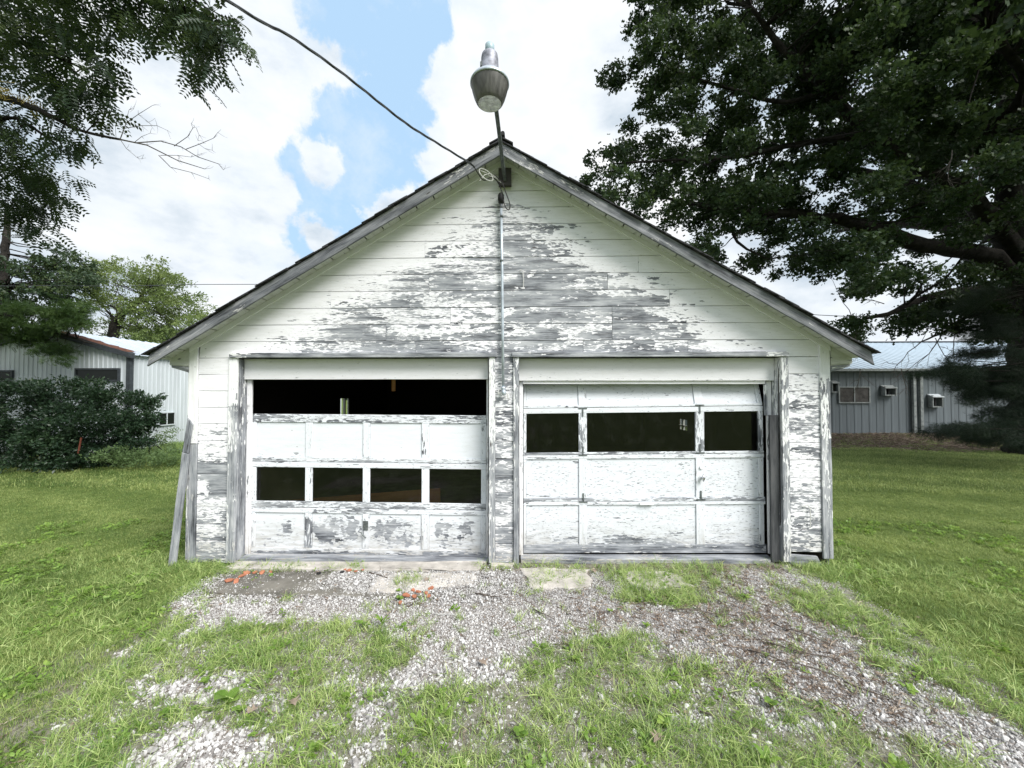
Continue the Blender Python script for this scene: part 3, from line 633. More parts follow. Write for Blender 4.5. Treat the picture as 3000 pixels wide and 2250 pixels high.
hk2=MB().tube([(.20,-.01,3.30),(.235,-.02,3.29),(.245,-.02,3.18),(.24,-.02,3.08)],.004,5).build('bent_wire',M['whitewire']); tag(hk2,'thin white wire hanging beside the conduit on the bare gable boards','wire')

# ---- yard light
lamp=empty('yard_light','grey barn light with a cone lens on a steel arm above the gable','lamp',(.03,-.03,4.34))
blk=MB(); blk.box(-.04,.105,-.085,-.024,4.25,4.44); blk.build('mounting_block',M['darkwood'],lamp)
MB().tube([(.035,-.08,4.29),(.03,-.10,4.33),(.02,-.22,4.365),(-.0,-.7,4.47),(-.025,-1.29,4.56)],.020,10).build('arm',M['arm'],lamp,True)
LX,LY=-.03,-1.35
MB().lathe([(.0,4.705),(.030,4.705),(.037,4.697),(.038,4.640),(.033,4.635)],LX,LY,20).build('photocell',M['photocell'],lamp,True)
MB().lathe([(.030,4.637),(.048,4.632),(.064,4.614),(.069,4.585),(.072,4.475),(.076,4.462)],LX,LY,28).build('housing',M['lampgrey'],lamp,True)
MB().lathe([(.076,4.462),(.108,4.443),(.142,4.410),(.156,4.388),(.157,4.372),(.150,4.372)],LX,LY,36).build('collar',M['galv'],lamp,True)
def lensmat():
    m,n,b,g=newmat('acrylic_lens'); b.inputs['Base Color'].default_value=(.46,.45,.42,1); b.inputs['Roughness'].default_value=.32
    b.inputs['Transmission Weight'].default_value=.0; b.inputs['Specular IOR Level'].default_value=.5
    tcn=mk(n,'ShaderNodeTexCoord').outputs['Object']; s1=g.noise(g.vmath('MULTIPLY',tcn,(30,30,2.5)),1,4,.6)
    n.links.new(g.ramp(s1,[(.35,(.09,.088,.085)),(.65,(.26,.255,.245))]),b.inputs['Base Color'])
    tl=mk(n,'ShaderNodeBsdfTranslucent'); tl.inputs[0].default_value=(.34,.335,.32,1); o=[x for x in n.nodes if x.type=='OUTPUT_MATERIAL'][0]
    mx=mk(n,'ShaderNodeMixShader'); mx.inputs[0].default_value=.5; n.links.new(b.outputs[0],mx.inputs[1]); n.links.new(tl.outputs[0],mx.inputs[2]); n.links.new(mx.outputs[0],o.inputs[0]); return m
M['lens']=lensmat()
def lenswin():
    m=bpy.data.materials.new('sky_white_lens_window'); m.use_nodes=True; n=m.node_tree; n.nodes.clear(); g=G(n); o=mk(n,'ShaderNodeOutputMaterial')
    a=mk(n,'ShaderNodeBsdfDiffuse'); a.inputs[0].default_value=(.85,.86,.88,1); t=mk(n,'ShaderNodeBsdfTransparent'); gl=mk(n,'ShaderNodeBsdfGlossy'); gl.inputs['Roughness'].default_value=.08  # white diffuse share paints in the bright sky reflection of the lens bottom
    tcn=mk(n,'ShaderNodeTexCoord').outputs['Object']; f=g.mr(g.noise(tcn,22,4),.35,.65,.30,.75)
    m1=mk(n,'ShaderNodeMixShader'); n.links.new(f,m1.inputs[0]); n.links.new(t.outputs[0],m1.inputs[1]); n.links.new(a.outputs[0],m1.inputs[2])
    m2=mk(n,'ShaderNodeMixShader'); m2.inputs[0].default_value=.12; n.links.new(m1.outputs[0],m2.inputs[1]); n.links.new(gl.outputs[0],m2.inputs[2]); n.links.new(m2.outputs[0],o.inputs[0]); return m
M['lenswin']=lenswin()
n_=64; prof=[(.150,4.376),(.149,4.360),(.138,4.315),(.122,4.262),(.110,4.235),(.102,4.222),(.091,4.215)]
lm=MB(); vs=[]
for r_,z in prof:
    for k in range(n_):
        rr=r_+(.0012 if k%2 else -.0012); vs.append((LX+rr*math.cos(2*PI*k/n_),LY+rr*math.sin(2*PI*k/n_),z))
lm.add(vs,[(i*n_+k,i*n_+(k+1)%n_,(i+1)*n_+(k+1)%n_,(i+1)*n_+k) for i in range(len(prof)-1) for k in range(n_)]); lm.build('lens',M['lens'],lamp,True)
MB().lathe([(.0,4.226),(.05,4.224),(.087,4.217),(.093,4.2145)],LX,LY,28).build('lens_window',M['lenswin'],lamp,True)
M['bulb']=simple('bulb_glass',(.6,.6,.6),.2,0,.1,10)
MB().lathe([(.0,4.265),(.022,4.272),(.034,4.30),(.03,4.34),(.02,4.36),(.02,4.41),(.0,4.41)],LX,LY,16).build('bulb',M['bulb'],lamp,True)
MB().lathe([(.02,4.42),(.10,4.40),(.135,4.376)],LX,LY,24).build('reflector',M['lens'],lamp,True)
for a in (.2,2.2,4.2): 
    x=LX+.118*math.cos(a); y=LY+.118*math.sin(a); MB().box(x-.008,x+.008,y-.008,y+.008,4.438,4.47).build('clip',M['steel'],lamp)

# ---- cables
def cable(name,pts,r,mat,label,twist=0,sub=6,n=6,sag=0):
    pts=[Vector(p) for p in pts]; out=[]
    for i in range(len(pts)-1):   # catmull
        p0=pts[max(i-1,0)];p1=pts[i];p2=pts[i+1];p3=pts[min(i+2,len(pts)-1)]
        for j in range(sub):
            t=j/sub; out.append(.5*((2*p1)+(p2-p0)*t+(2*p0-5*p1+4*p2-p3)*t*t+(3*p1-p0-3*p2+p3)*t**3))
    out.append(pts[-1]); mb=MB()
    if twist:
        for ph in range(3):
            q=[]; s=0
            for i,p in enumerate(out):
                dd=(out[min(i+1,len(out)-1)]-out[max(i-1,0)]).normalized(); u=dd.cross(Vector((0,0,1))).normalized(); v=dd.cross(u)
                if i: s+=(out[i]-out[i-1]).length
                a=s/twist*2*PI+ph*2*PI/3; q.append(p+(u*math.cos(a)+v*math.sin(a))*r*.9)
            mb.tube(q,r*.8,5)
    else: mb.tube(out,r,n)
    o=mb.build(name,mat); tag(o,label,'cable'); return o
M['cable']=simple('weathered_cable',(.07,.075,.085),.6,0,.3,30)
P_=[(-.16,-.10,4.37)]
_a,_b=at(664,0,2.45),at(1000,212,3.05)
pts=[_a+(_a-_b)*9+Vector((0,0,1.6)),_a+(_a-_b)*2.5+Vector((0,0,.05)),_a,at(840,100,2.75),at(1000,212,3.05),at(1181,355,3.45),at(1271,413,3.75),at(1375,477,4.03),at(1390,490,4.08)]
cable('service_cable',pts,.0068,M['cable'],'thick twisted service cable sloping from the sky to the gable peak',twist=.55,sub=14)
cable('drop_loop',[at(1390,490,4.08),at(1402,510,4.12),at(1418,528,4.2),at(1440,520,4.3),at(1456,530,4.3),at(1470,560,4.3),at(1474,580,4.31)],.006,M['black'],'black cable loop dropping from the service cable into the weatherhead')
cable('drop_loop',[at(1448,512,4.28),at(1470,535,4.28),at(1484,570,4.28),at(1494,600,4.26),at(1490,615,4.26),at(1480,605,4.27),at(1475,585,4.3)],.0055,M['black'],'black cable bowed out to the right of the weatherhead')
rg=MB(); c0=at(1424,512,4.15); 
ring=[c0+rgt*(.075*math.cos(t))+upv*(.05*math.sin(t)-.045*math.cos(t)) for t in [i*2*PI/24 for i in range(25)]]
rg.tube(ring,.0045,5); tag(rg.build('wire_ring',M['whitewire']),'pale wire ring hanging from the service cable by the gable peak','wire')
rg=MB(); rg.tube([at(1408,500,4.12),at(1425,506,4.15),at(1436,517,4.2),at(1452,519,4.25),at(1462,530,4.3),at(1474,540,4.34)],.0035,5)
rg.tube([at(1405,530,4.15),at(1420,512,4.2),at(1437,508,4.25),at(1460,524,4.3)],.0035,5); rg.build('tie_wire',M['whitewire']); tag(bpy.data.objects['tie_wire'],'loose grey tie wires tangled beside the lamp block','wire')
cable('overhead_wire',[at(-700,856,16),at(0,838,16),at(350,838,15.6),at(700,833,15.4),at(1500,842,15.4),at(2400,923,15.4),at(3000,932,15.4),at(3800,940,15)],.013,M['cable'],'thin overhead wire crossing behind the garage at eave height',sub=5,n=5)
cable('overhead_wire',[at(2300,958,24),at(2650,957,24),at(3100,962,24),at(3900,966,24)],.010,M['cable'],'faint upper wire just above the blue metal roof',sub=4,n=5)

# loose plank at the left corner
pl=slab('loose_plank',(-3.715,-.10,-.12),(-3.635,-.035,1.18),(-3.715,-.035,1.20),(-3.80,-.10,-.11),.022,M['grey'],None,1.2,su=.1,warp=.004)
pm=[v for v in pl.data.vertices]
tag(pl,'loose grey plank leaning against the bottom of the left corner','plank')
pl2=slab('loose_plank',(-3.640,-.034,1.19),(-3.590,-.034,1.52),(-3.655,-.034,1.60),(-3.712,-.034,1.20),.012,M['grey'],None,.9,su=.1,warp=.003)
tag(pl2,'split grey board end behind the leaning plank','plank')

# aprons (concrete)
def blob_slab(name,pts,z,t,mat,label=None,cat=None,kind='structure'):
    n=len(pts); vs=[]; P=[]
    for i in range(n):
        a=Vector(pts[i]);b=Vector(pts[(i+1)%n])
        for j in range(10):
            p=a.lerp(b,j/10); jx=mn.noise(Vector((p.x*7,p.y*7,z)))*.06; P.append((p.x+jx,p.y+mn.noise(Vector((p.y*8,p.x*8,2)))*(.05 if p.y<-.2 else .02)))
    m=len(P); c=(sum(p[0] for p in P)/m,sum(p[1] for p in P)/m)
    mb=MB(); vs=[(p[0],p[1],float(gz(p[0],p[1]))+z) for p in P]+[(c[0]+(p[0]-c[0])*.93,c[1]+(p[1]-c[1])*.9,float(gz(*p))+z+.006) for p in P]+[(p[0],p[1],float(gz(p[0],p[1]))+z-t) for p in P]+[(c[0],c[1],float(gz(*c))+z+.007)]
    fs=[(i,(i+1)%m,m+(i+1)%m,m+i) for i in range(m)]+[(m+i,m+(i+1)%m,3*m) for i in range(m)]+[(2*m+i,2*m+(i+1)%m,(i+1)%m,i) for i in range(m)]
    o=mb.add(vs,fs).build(name,mat); o['kind']=kind
    return o
blob_slab('concrete_apron',[(-3.10,.02),(-3.08,-.16),(-2.2,-.17),(-1.2,-.2),(-.25,-.20),(-.2,.02)],.028,.06,M['concrete'])
blob_slab('concrete_apron',[(-2.98,-.19),(-2.9,-.62),(-2.2,-.70),(-1.15,-.72),(-.95,-.62),(-.92,-.20)],.014,.05,M['concrete_dark'])
blob_slab('concrete_apron',[(-1.3,-.24),(-1.3,-.66),(-.85,-.62),(-.28,-.48),(-.25,-.24)],.018,.05,M['concrete'])
blob_slab('concrete_apron',[(.22,-.12),(.32,-.58),(.95,-.52),(.95,-.14)],.018,.05,M['concrete'])
blob_slab('concrete_apron',[(1.28,-.20),(1.32,-.56),(1.92,-.50),(1.85,-.18)],.018,.05,M['concrete'])
slab('footing_scrap',(3.20,.004,-.03),(3.55,.004,-.02),(3.50,.004,.075),(3.20,.004,.095),.03,M['grey'],garage,.9)
blob_slab('stone_footing',[(-.10,-.02),(-.11,-.09),(.13,-.09),(.13,-.02)],.03,.06,M['concrete'])

# ------------------------------------------------------------------ neighbouring buildings
def ribwall(p0,p1,z0,ztop,pitch,depth,out):
    """ribbed sheet wall from p0 to p1 (xy), ztop = function of distance"""
    p0=Vector((*p0,0));p1=Vector((*p1,0)); L=(p1-p0).length; d=(p1-p0).normalized(); o=Vector((*out,0)); s=0; prof=[]
    while s<L:
        for ds,h in ((0,0),(pitch*.62,0),(pitch*.70,depth),(pitch*.92,depth)):
            if s+ds<=L: prof.append((s+ds,h))
        s+=pitch
    prof.append((L,0)); mb=MB(); vs=[]
    for s,h in prof:
        q=p0+d*s+o*h; vs+= [(q.x,q.y,z0),(q.x,q.y,ztop(s))]
    return mb.add(vs,[(2*i,2*i+2,2*i+3,2*i+1) for i in range(len(prof)-1)])
barn=empty('metal_barn','white ribbed metal barn with a low gable behind the dark bush','barn',(-14.6,7.14,0))
BX0,BXp,BX1,BY0,BY1=-17.4,-14.63,-11.9,7.14,21.0
EZ,RZ=3.05,3.83
ribwall((BX0,BY0),(BX1,BY0),-.15,lambda s: RZ-.004-abs(BX0+s-BXp)*(RZ-EZ)/(BX1-BXp),.15,.02,(0,-1)).build('gable_wall',M['barnwall'],barn)
ribwall((BX1,BY0),(BX1,BY1),-.15,lambda s:EZ,.15,.02,(1,0)).build('side_wall',M['barnwall'],barn)
ribwall((BX0,BY1),(BX0,BY0),-.15,lambda s:EZ,.15,.02,(-1,0)).build('side_wall',M['barnwall'],barn)
ribwall((BX1,BY1),(BX0,BY1),-.15,lambda s: EZ,.4,.02,(0,1)).build('back_wall',M['barnwall'],barn)
def ribroof(name,xe,ze,xr,zr,y0,y1,pitch,mat,par,along='y',dep=.025):
    vs=[];prof=[];s=0;L=y1-y0
    while s<L:
        for ds,h in ((0,0),(pitch*.8,0),(pitch*.86,dep),(pitch*.95,dep)):
            if s+ds<=L: prof.append((s+ds,h))
        s+=pitch
    prof.append((L,0))
    for s,h in prof:
        if along=='y': vs+=[(xe,y0+s,ze+h),(xr,y0+s,zr+h),(xe,y0+s,ze+h-.02),(xr,y0+s,zr+h-.02)]
        else: vs+=[(y0+s,xe,ze+h),(y0+s,xr,zr+h),(y0+s,xe,ze+h-.02),(y0+s,xr,zr+h-.02)]
    fs=[(4*i,4*i+4,4*i+5,4*i+1) for i in range(len(prof)-1)]+[(4*i+2,4*i+3,4*i+7,4*i+6) for i in range(len(prof)-1)]+[(4*i,4*i+2,4*i+6,4*i+4) for i in range(len(prof)-1)]
    return MB().add(vs,fs).build(name,mat,par)
ribroof('roof',BX1+.12,EZ-.0,BXp,RZ+.03,BY0-.1,BY1+.1,.30,M['barnroof'],barn)
ribroof('roof',BX0-.12,EZ-.0,BXp,RZ+.03,BY0-.1,BY1+.1,.30,M['barnroof'],barn)
for xe in (BX1+.14,BX0-.14):
    s=1 if xe>BXp else -1; ov=(lambda x,z,y:(x,y,z))
    MB().add([(BXp,BY0-.13,RZ+.05),(xe,BY0-.13,EZ+.03),(xe,BY0-.13,EZ-.12),(BXp,BY0-.13,RZ-.10),(BXp,BY0-.0,RZ+.055),(xe,BY0-.0,EZ+.035),(xe,BY0-.0,EZ-.12),(BXp,BY0-.0,RZ-.10)],[(0,1,2,3),(7,6,5,4),(0,4,5,1),(1,5,6,2),(2,6,7,3),(3,7,4,0)]).build('rake_trim',M['darkmetal'],barn)
MB().box(BX1-.07,BX1+.05,BY0-.06,BY0+.06,-.1,EZ-.1).build('corner_trim',M['darkmetal'],barn)
# torn rusty strip on the roof edge
rs=MB(); rr_=random.Random(4); prev=None; vs=[]
for i in range(26):
    t=i/25; x=BXp+.3+(BX1-.0-BXp-.3)*t; z=RZ+.075-(x-BXp)*(RZ-EZ)/(BX1-BXp); wv=.10+.16*rr_.random()+.2*t
    vs+=[(x,BY0-.11,z),(x+.03*rr_.random(),BY0-.11+wv,z+.03*rr_.random()+.01)]
rs.add(vs,[(2*i,2*i+2,2*i+3,2*i+1) for i in range(25)]); rs.build('torn_flashing',M['rust'],barn)
def window(par,x0,x1,z0,z1,y,fr,mull,fm,gm,axis='x',w_=.05,sgn=-1):
    """window on a wall facing -Y (axis x) or +X (axis y)"""
    mb=MB(); a=[(x0,x1,z0,z0+w_),(x0,x1,z1-w_,z1),(x0,x0+w_,z0+w_,z1-w_),(x1-w_,x1,z0+w_,z1-w_)]
    for k in range(1,mull): xm=x0+(x1-x0)*k/mull; a.append((xm-w_*.4,xm+w_*.4,z0+w_,z1-w_))
    for p in a:
        if axis=='x': mb.box(p[0],p[1],y-fr,y+.01,p[2],p[3])
        else: mb.box(y-.01,y+fr,p[0],p[1],p[2],p[3])
    wn=mb.build('window',fm,par)
    for k in range(mull):
        xa=x0+(x1-x0)*k/mull; xb=x0+(x1-x0)*(k+1)/mull; g2=MB()
        if axis=='x': g2.box(xa+.01,xb-.01,y-fr*.55,y-fr*.45,z0+.01,z1-.01)
        else: g2.box(y+fr*.45,y+fr*.55,xa+.01,xb-.01,z0+.01,z1-.01)
        g2.build('pane',gm,wn)
    return wn
def paneglass(name,col):
    m,n,b,g=newmat(name); b.inputs['Base Color'].default_value=(*col,1); b.inputs['Roughness'].default_value=.22; b.inputs['Specular IOR Level'].default_value=.2; return m
M['pane']=paneglass('dark_window_glass',(.012,.015,.014))
window(barn,-13.60,-12.18,2.22,2.63,BY0-.02,.05,1,M['darkmetal'],M['pane'])
window(barn,-17.0,-15.6,2.15,2.57,BY0-.02,.05,1,M['darkmetal'],M['pane'])
window(barn,8.04,8.66,.76,1.21,BX1+.02,.04,2,M['barnwall'],M['pane'],axis='y',w_=.035)

shed=empty('long_metal_building','long low blue grey metal building with a pale blue roof','building',(16,13.6,0))
SX0,SX1,SY,SE,SR=9.5,36,13.6,2.97,4.90
ribwall((SX0,SY),(SX1,SY),-.1,lambda s:SE,.33,.016,(0,-1)).build('front_wall',M['bluewall'],shed)
ribwall((SX1,SY),(SX1,SY+12),-.1,lambda s:SE,.5,.016,(1,0)).build('end_wall',M['bluewall'],shed)
ribwall((SX0,SY+12),(SX0,SY),-.1,lambda s:SE+min(s,12-s)*(SR-SE)/6,.5,.016,(-1,0)).build('end_wall',M['bluewall'],shed)
ribroof('roof',SY-.18,SE-.02,SY+6,SR,SX0-.2,SX1+.2,.32,M['blueroof'],shed,along='x')
ribroof('roof',SY+12.18,SE-.02,SY+6,SR,SX0-.2,SX1+.2,.32,M['blueroof'],shed,along='x')
MB().box(SX0-.2,SX1+.2,SY+5.85,SY+6.15,SR+.012,SR+.05).build('ridge_cap',M['darkmetal'],shed)
MB().box(SX0-.2,SX1+.2,SY-.30,SY-.19,SE-.14,SE-.03).build('gutter',M['greymetal'],shed)
MB().box(SX0-.2,SX1+.2,SY-.185,SY-.10,SE-.06,SE-.022).build('eave_trim',M['darkmetal'],shed)
for x in (17.90,18.20):
    MB().box(x-.06,x+.06,SY-.16,SY-.05,-.02,SE-.14).build('downspout',M['greymetal'],shed)
MB().tube([(18.2,SY-.1,.05),(18.5,SY-.25,.02),(20.3,SY-.8,.04)],.07,8).build('drain_hose',M['black'],shed)
window(shed,14.62,16.02,1.38,2.14,SY-.016,.05,2,M['greymetal'],M['curtain'],w_=.05)
def vent_hood(x0,x1,z0,z1,lid=False):
    mb=MB(); y=SY-.017; mb.box(x0,x0+.04,y-.22,y,z0,z1); mb.box(x1-.04,x1,y-.22,y,z0,z1); mb.box(x0+.04,x1-.04,y-.20,y,z0,z0+.05)
    v=mb.build('vent_hood',M['greymetal'],shed)
    hb_=MB(); hb_.add([(x0-.02,y-.26,z1-.06),(x1+.02,y-.26,z1-.06),(x1+.02,y,z1+.06),(x0-.02,y,z1+.06),(x0-.02,y-.26,z1-.09),(x1+.02,y-.26,z1-.09),(x1+.02,y,z1),(x0-.02,y,z1)],[(0,1,2,3),(7,6,5,4),(0,4,5,1),(1,5,6,2),(3,7,4,0)]); hb_.build('hood_lid',M['barnwall'] if lid else M['greymetal'],v)
    MB().box((x0+x1)/2-.03,(x0+x1)/2+.03,y-.12,y,z0+.06,z1-.08).build('damper',M['black'],v)
vent_hood(14.18,14.5,1.86,2.36); vent_hood(16.52,17.02,1.72,2.14); vent_hood(18.58,19.04,1.2,1.74,True); vent_hood(20.42,20.9,1.72,2.14,True)

# ------------------------------------------------------------------ vegetation tools
def rotmats(dirs,roll):
    """orthonormal frames: local x along dir"""
    d=dirs/np.linalg.norm(dirs,axis=1,keepdims=True); a=np.tile([0,0,1.],(len(d),1)); a[np.abs(d[:,2])>.95]=[1,0,0]
    u=np.cross(a,d); u/=np.linalg.norm(u,axis=1,keepdims=True); v=np.cross(d,u)
    c=np.cos(roll)[:,None]; s=np.sin(roll)[:,None]; u2=u*c+v*s; v2=-u*s+v*c
    return np.stack([d,u2,v2],-1)       # columns
def leafmesh(name,pos,dirs,size,tv,tf,mat,parent=None,roll=None,tint=None):
    N=len(pos); roll=rng.uniform(-PI,PI,N) if roll is None else roll
    Rm=rotmats(dirs,roll); tv=np.asarray(tv,float)
    co=np.einsum('nij,kj->nki',Rm,tv)*size[:,None,None]+pos[:,None,:]
    F=(np.asarray(tf)[None]+(np.arange(N)*len(tv))[:,None,None]).reshape(-1,3)
    tint=rng.random(N) if tint is None else tint
    return bulkmesh(name,co.reshape(-1,3),F,mat,parent,{'tint':np.repeat(tint,len(tv))})
OAK_V=[(0,0,0),(.25,.12,.03),(.30,.40,.0),(.45,.13,.04),(.62,.42,-.02),(.72,.12,.02),(1,0,-.08),(.72,-.12,.02),(.62,-.42,-.02),(.45,-.13,.04),(.30,-.40,0),(.25,-.12,.03)]
OAK_F=[(0,1,11),(1,2,3),(1,3,9),(1,9,11),(11,9,10),(3,4,5),(3,5,7),(3,7,9),(9,7,8),(5,6,7)]
OAK_V2=[(0,0,0),(.35,.34,.02),(.5,.10,.03),(.7,.36,-.02),(1,0,-.06),(.7,-.36,-.02),(.5,-.10,.03),(.35,-.34,.02)]
OAK_F2=[(0,1,2),(0,2,6),(0,6,7),(2,3,4),(2,4,6),(6,4,5)]
SIM_V=[(0,0,0),(.45,.24,.03),(1,0,-.05),(.45,-.24,.03)]; SIM_F=[(0,1,2),(0,2,3)]
def pinnate(nl=7,w_=.055,l=.21):
    V=[];F=[]
    for i in range(nl):
        x=.15+.8*i/(nl-1); dz=-.25*x*x
        for s in (-1,1):
            k=len(V); ll=l*(1-.4*abs(i/(nl-1)-.4)); V+=[(x,0,dz),(x+ll*.44,s*ll*.5,dz-.01),(x+ll*.42,s*ll,dz-.06),(x-.02,s*ll*.62,dz-.01)]; F+=[(k,k+1,k+2),(k,k+2,k+3)]
    k=len(V); V+=[(0,.004,0),(0,-.004,0),(1.0,0,-.25)]; F+=[(k,k+1,k+2)]
    return V,F
PIN_V,PIN_F=pinnate()
def boughs_to_leaves(B,per,flat=.55,outward=None,size=(.08,.12),dense=1,hang=.25):
    """B: list of (centre, radius) -> leaf positions/dirs/sizes clumped into sprays"""
    P=[];Dn=[];S=[];T=[]
    for c,r in B:
        c=np.array(c); n=int(per*(r**2)*dense); ns=max(3,int(n/22))
        sp=rng.normal(0,1,(ns,3)); sp/=np.linalg.norm(sp,axis=1,keepdims=True); rad=r*rng.uniform(.25,1,(ns,1))**.6
        sc_=c+sp*rad*np.array([1,1,flat]); ax=sp.copy(); ax[:,2]=ax[:,2]*.4-hang; 
        if outward is not None: o=sc_-np.array(outward); o/=np.linalg.norm(o,axis=1,keepdims=True); ax=ax*.6+o
        ax/=np.linalg.norm(ax,axis=1,keepdims=True)
        m=22; t=rng.uniform(-.5,.5,(ns,m,1)); L=r*rng.uniform(.35,.8,(ns,1,1))
        pos=sc_[:,None]+ax[:,None]*t*L+rng.normal(0,.055+.05*r,(ns,m,3))*np.array([1,1,.7])
        dr=ax[:,None]+rng.normal(0,.75,(ns,m,3))
        P.append(pos.reshape(-1,3));Dn.append(dr.reshape(-1,3));S.append(rng.uniform(size[0],size[1],ns*m)); T.append(np.repeat(np.clip(rng.normal(.5,.25,ns),0,1),m)*.7+rng.random(ns*m)*.3)
    return np.concatenate(P),np.concatenate(Dn),np.concatenate(S),np.concatenate(T)
def wiggle(a,b,n,amp,seed):
    a=Vector(a);b=Vector(b); r=random.Random(seed); L=(b-a).length
    return [a.lerp(b,i/n)+Vector((r.uniform(-1,1),r.uniform(-1,1),r.uniform(-1,1)))*amp*L*math.sin(PI*i/n) for i in range(n+1)]
def nearest(pts,c):
    c=Vector(c); return min(pts,key=lambda p:(p[0]-c).length)
def inpoly(x,y,poly):
    ins=False; n=len(poly)
    for i in range(n):
        x1,y1=poly[i];x2,y2=poly[(i+1)%n]
        if (y1>y)!=(y2>y) and x<(x2-x1)*(y-y1)/(y2-y1)+x1: ins=not ins
    return ins
def twigs(mb,p,d,L,r,lvl,rr,spread=.6,bend=.25):
    """recursive bare twigs"""
    pts=[p]; dd=d.normalized(); n=4
    for i in range(n):
        dd=(dd+Vector((rr.uniform(-1,1),rr.uniform(-1,1),rr.uniform(-1,1)))*bend).normalized(); pts.append(pts[-1]+dd*L/n)
    mb.tube(pts,[r*(1-.6*i/n) for i in range(n+1)],4,False)
    if lvl>0:
        for i in range(1,n+1):
            for _ in range(1 if i<n else 2):
                nd=(dd+Vector((rr.uniform(-1,1),rr.uniform(-1,1),rr.uniform(-1,1)))*spread).normalized()
                twigs(mb,pts[i],nd,L*rr.uniform(.35,.6),r*.5,lvl-1,rr,spread,bend)
# ------------------------------------------------------------------ the oak
oak=empty('oak_tree','huge dark spreading oak tree whose boughs hang over the garage roof','tree',(15.6,7.6,0))
tb=MB(); nodes=[]
def limb(mb,pts,rads,nn=9,store=nodes):
    P=[];Q=[]
    pts=[Vector(p) for p in pts]
    for i in range(len(pts)-1):
        for j in range(4):
            t=j/4; p0=pts[max(i-1,0)];p1=pts[i];p2=pts[i+1];p3=pts[min(i+2,len(pts)-1)]
            P.append(.5*((2*p1)+(p2-p0)*t+(2*p0-5*p1+4*p2-p3)*t*t+(3*p1-p0-3*p2+p3)*t**3)+Vector((random.uniform(-1,1),random.uniform(-1,1),random.uniform(-1,1)))*rads[i]*.25); Q.append(rads[i]*(1-t)+rads[i+1]*t)
    P.append(pts[-1]);Q.append(rads[-1]); mb.tube(P,Q,nn); store+= [(p,q) for p,q in zip(P,Q)]
base=Vector((15.7,7.6,-.1))
tr1=[base,(15.65,7.6,.5),(15.6,7.6,2.0),(15.6,7.65,4.0),(15.6,7.8,6.0),(15.4,7.8,9),(15.6,8,13),(15.8,8,17)]
limb(tb,tr1,[.75,.52,.46,.45,.42,.34,.22,.08],14)
OL=[ # limbs: photo pixels + distance
 ([(2985,820,12),(2870,740,11.6),(2700,715,11),(2500,655,10.6),(2300,625,10.2),(2080,605,10),(1950,580,10)],[.30,.25,.21,.16,.12,.07,.03]),
 ([(2990,760,12),(2900,640,11.4),(2800,560,11),(2700,500,10.6),(2560,400,10),(2420,260,9.6),(2300,150,9.2),(2200,20,9)],[.30,.26,.22,.17,.14,.11,.08,.04]),
 ([(2560,400,10),(2350,420,9.8),(2150,460,9.6),(1950,470,9.6),(1800,480,9.8)],[.09,.07,.05,.035,.015]),
 ([(2700,500,10.6),(2900,380,9.5),(3000,250,8.5),(2900,80,7.8)],[.13,.11,.09,.05]),
 ([(2420,260,9.6),(2300,300,9.4),(2100,250,9.2),(1900,180,9.4)],[.07,.05,.035,.015]),
 ([(2990,870,12),(2850,850,11.2),(2710,875,10.6),(2600,920,10.2),(2500,940,10)],[.16,.12,.09,.06,.02]),
 ([(2990,930,12),(2900,880,11),(2790,960,10.3),(2700,1000,10)],[.08,.06,.035,.015]),
 ([(3050,300,12),(2900,150,11),(2700,-100,10),(2500,-300,9.5)],[.22,.18,.12,.05]),
 ([(3100,400,12),(3300,100,10),(3400,-200,9)],[.2,.14,.05]),
 ([(2300,625,10.2),(2150,690,9.8),(2250,760,9.6)],[.06,.04,.015]),
]
for pts,rad in OL: limb(tb,[at(*p) for p in pts],rad,8)
for v in ((20,8,9),(20,12,10),(14,13,9),(12,11,11),(22,4,9),(10,9,12)):
    limb(tb,[(15.5,7.8,6.5),((15.5+v[0])/2,(7.8+v[1])/2,(6.5+v[2])/2+.5),v],[.25,.15,.05],8)
poly=[(1800,-60),(1900,60),(1850,100),(1890,170),(1760,215),(1725,260),(1800,290),(1905,240),(1890,330),(1850,400),(1780,440),(1700,470),(1720,520),(1800,545),(1740,585),(1900,640),(2000,720),(2150,800),(2170,830),(2220,790),(2320,860),(2480,960),(2560,930),(2480,985),(2560,1010),(2660,960),(2740,950),(2800,1010),(2900,1000),(2960,960),(3400,900),(3400,-500),(1900,-500)]
holes=[(2165,712,34),(2215,705,28),(2440,895,55),(2560,895,38),(2820,850,26),(2640,870,30),(2320,890,40),(2010,385,22),(2060,440,26),(2290,380,20),(2180,500,20),(2330,460,22),(2420,350,14),(2520,540,20),(2650,560,24),(2760,330,14),(1930,300,18),(2870,500,18),(2920,820,24),(2240,860,50),(2560,980,30),(2860,960,30),(2720,770,16),(2110,80,10)]
LP=[]
for p,q in nodes:
    v=p-CAM; dq=v.dot(fwd)
    if q>.055 and dq>2: LP.append((1500+v.dot(rgt)/dq*FPX,1125-v.dot(upv)/dq*FPX,dq))
OB=[]; rr=random.Random(11); tries=0
for x,y,r in ((1770,228,.17),(1800,255,.19),(1835,222,.2),(1870,195,.2),(1815,200,.15),(1895,165,.18),(1745,505,.16),(1722,540,.12),(1775,550,.2),(1800,500,.18),(1835,440,.18),(1860,380,.2),(1890,300,.16),(1780,450,.12),(1850,90,.14),(1880,60,.18)):
    for k in range(2): OB.append((at(x+rr.uniform(-12,12),y+rr.uniform(-10,10),9.7+rr.uniform(-.2,.3)),r))
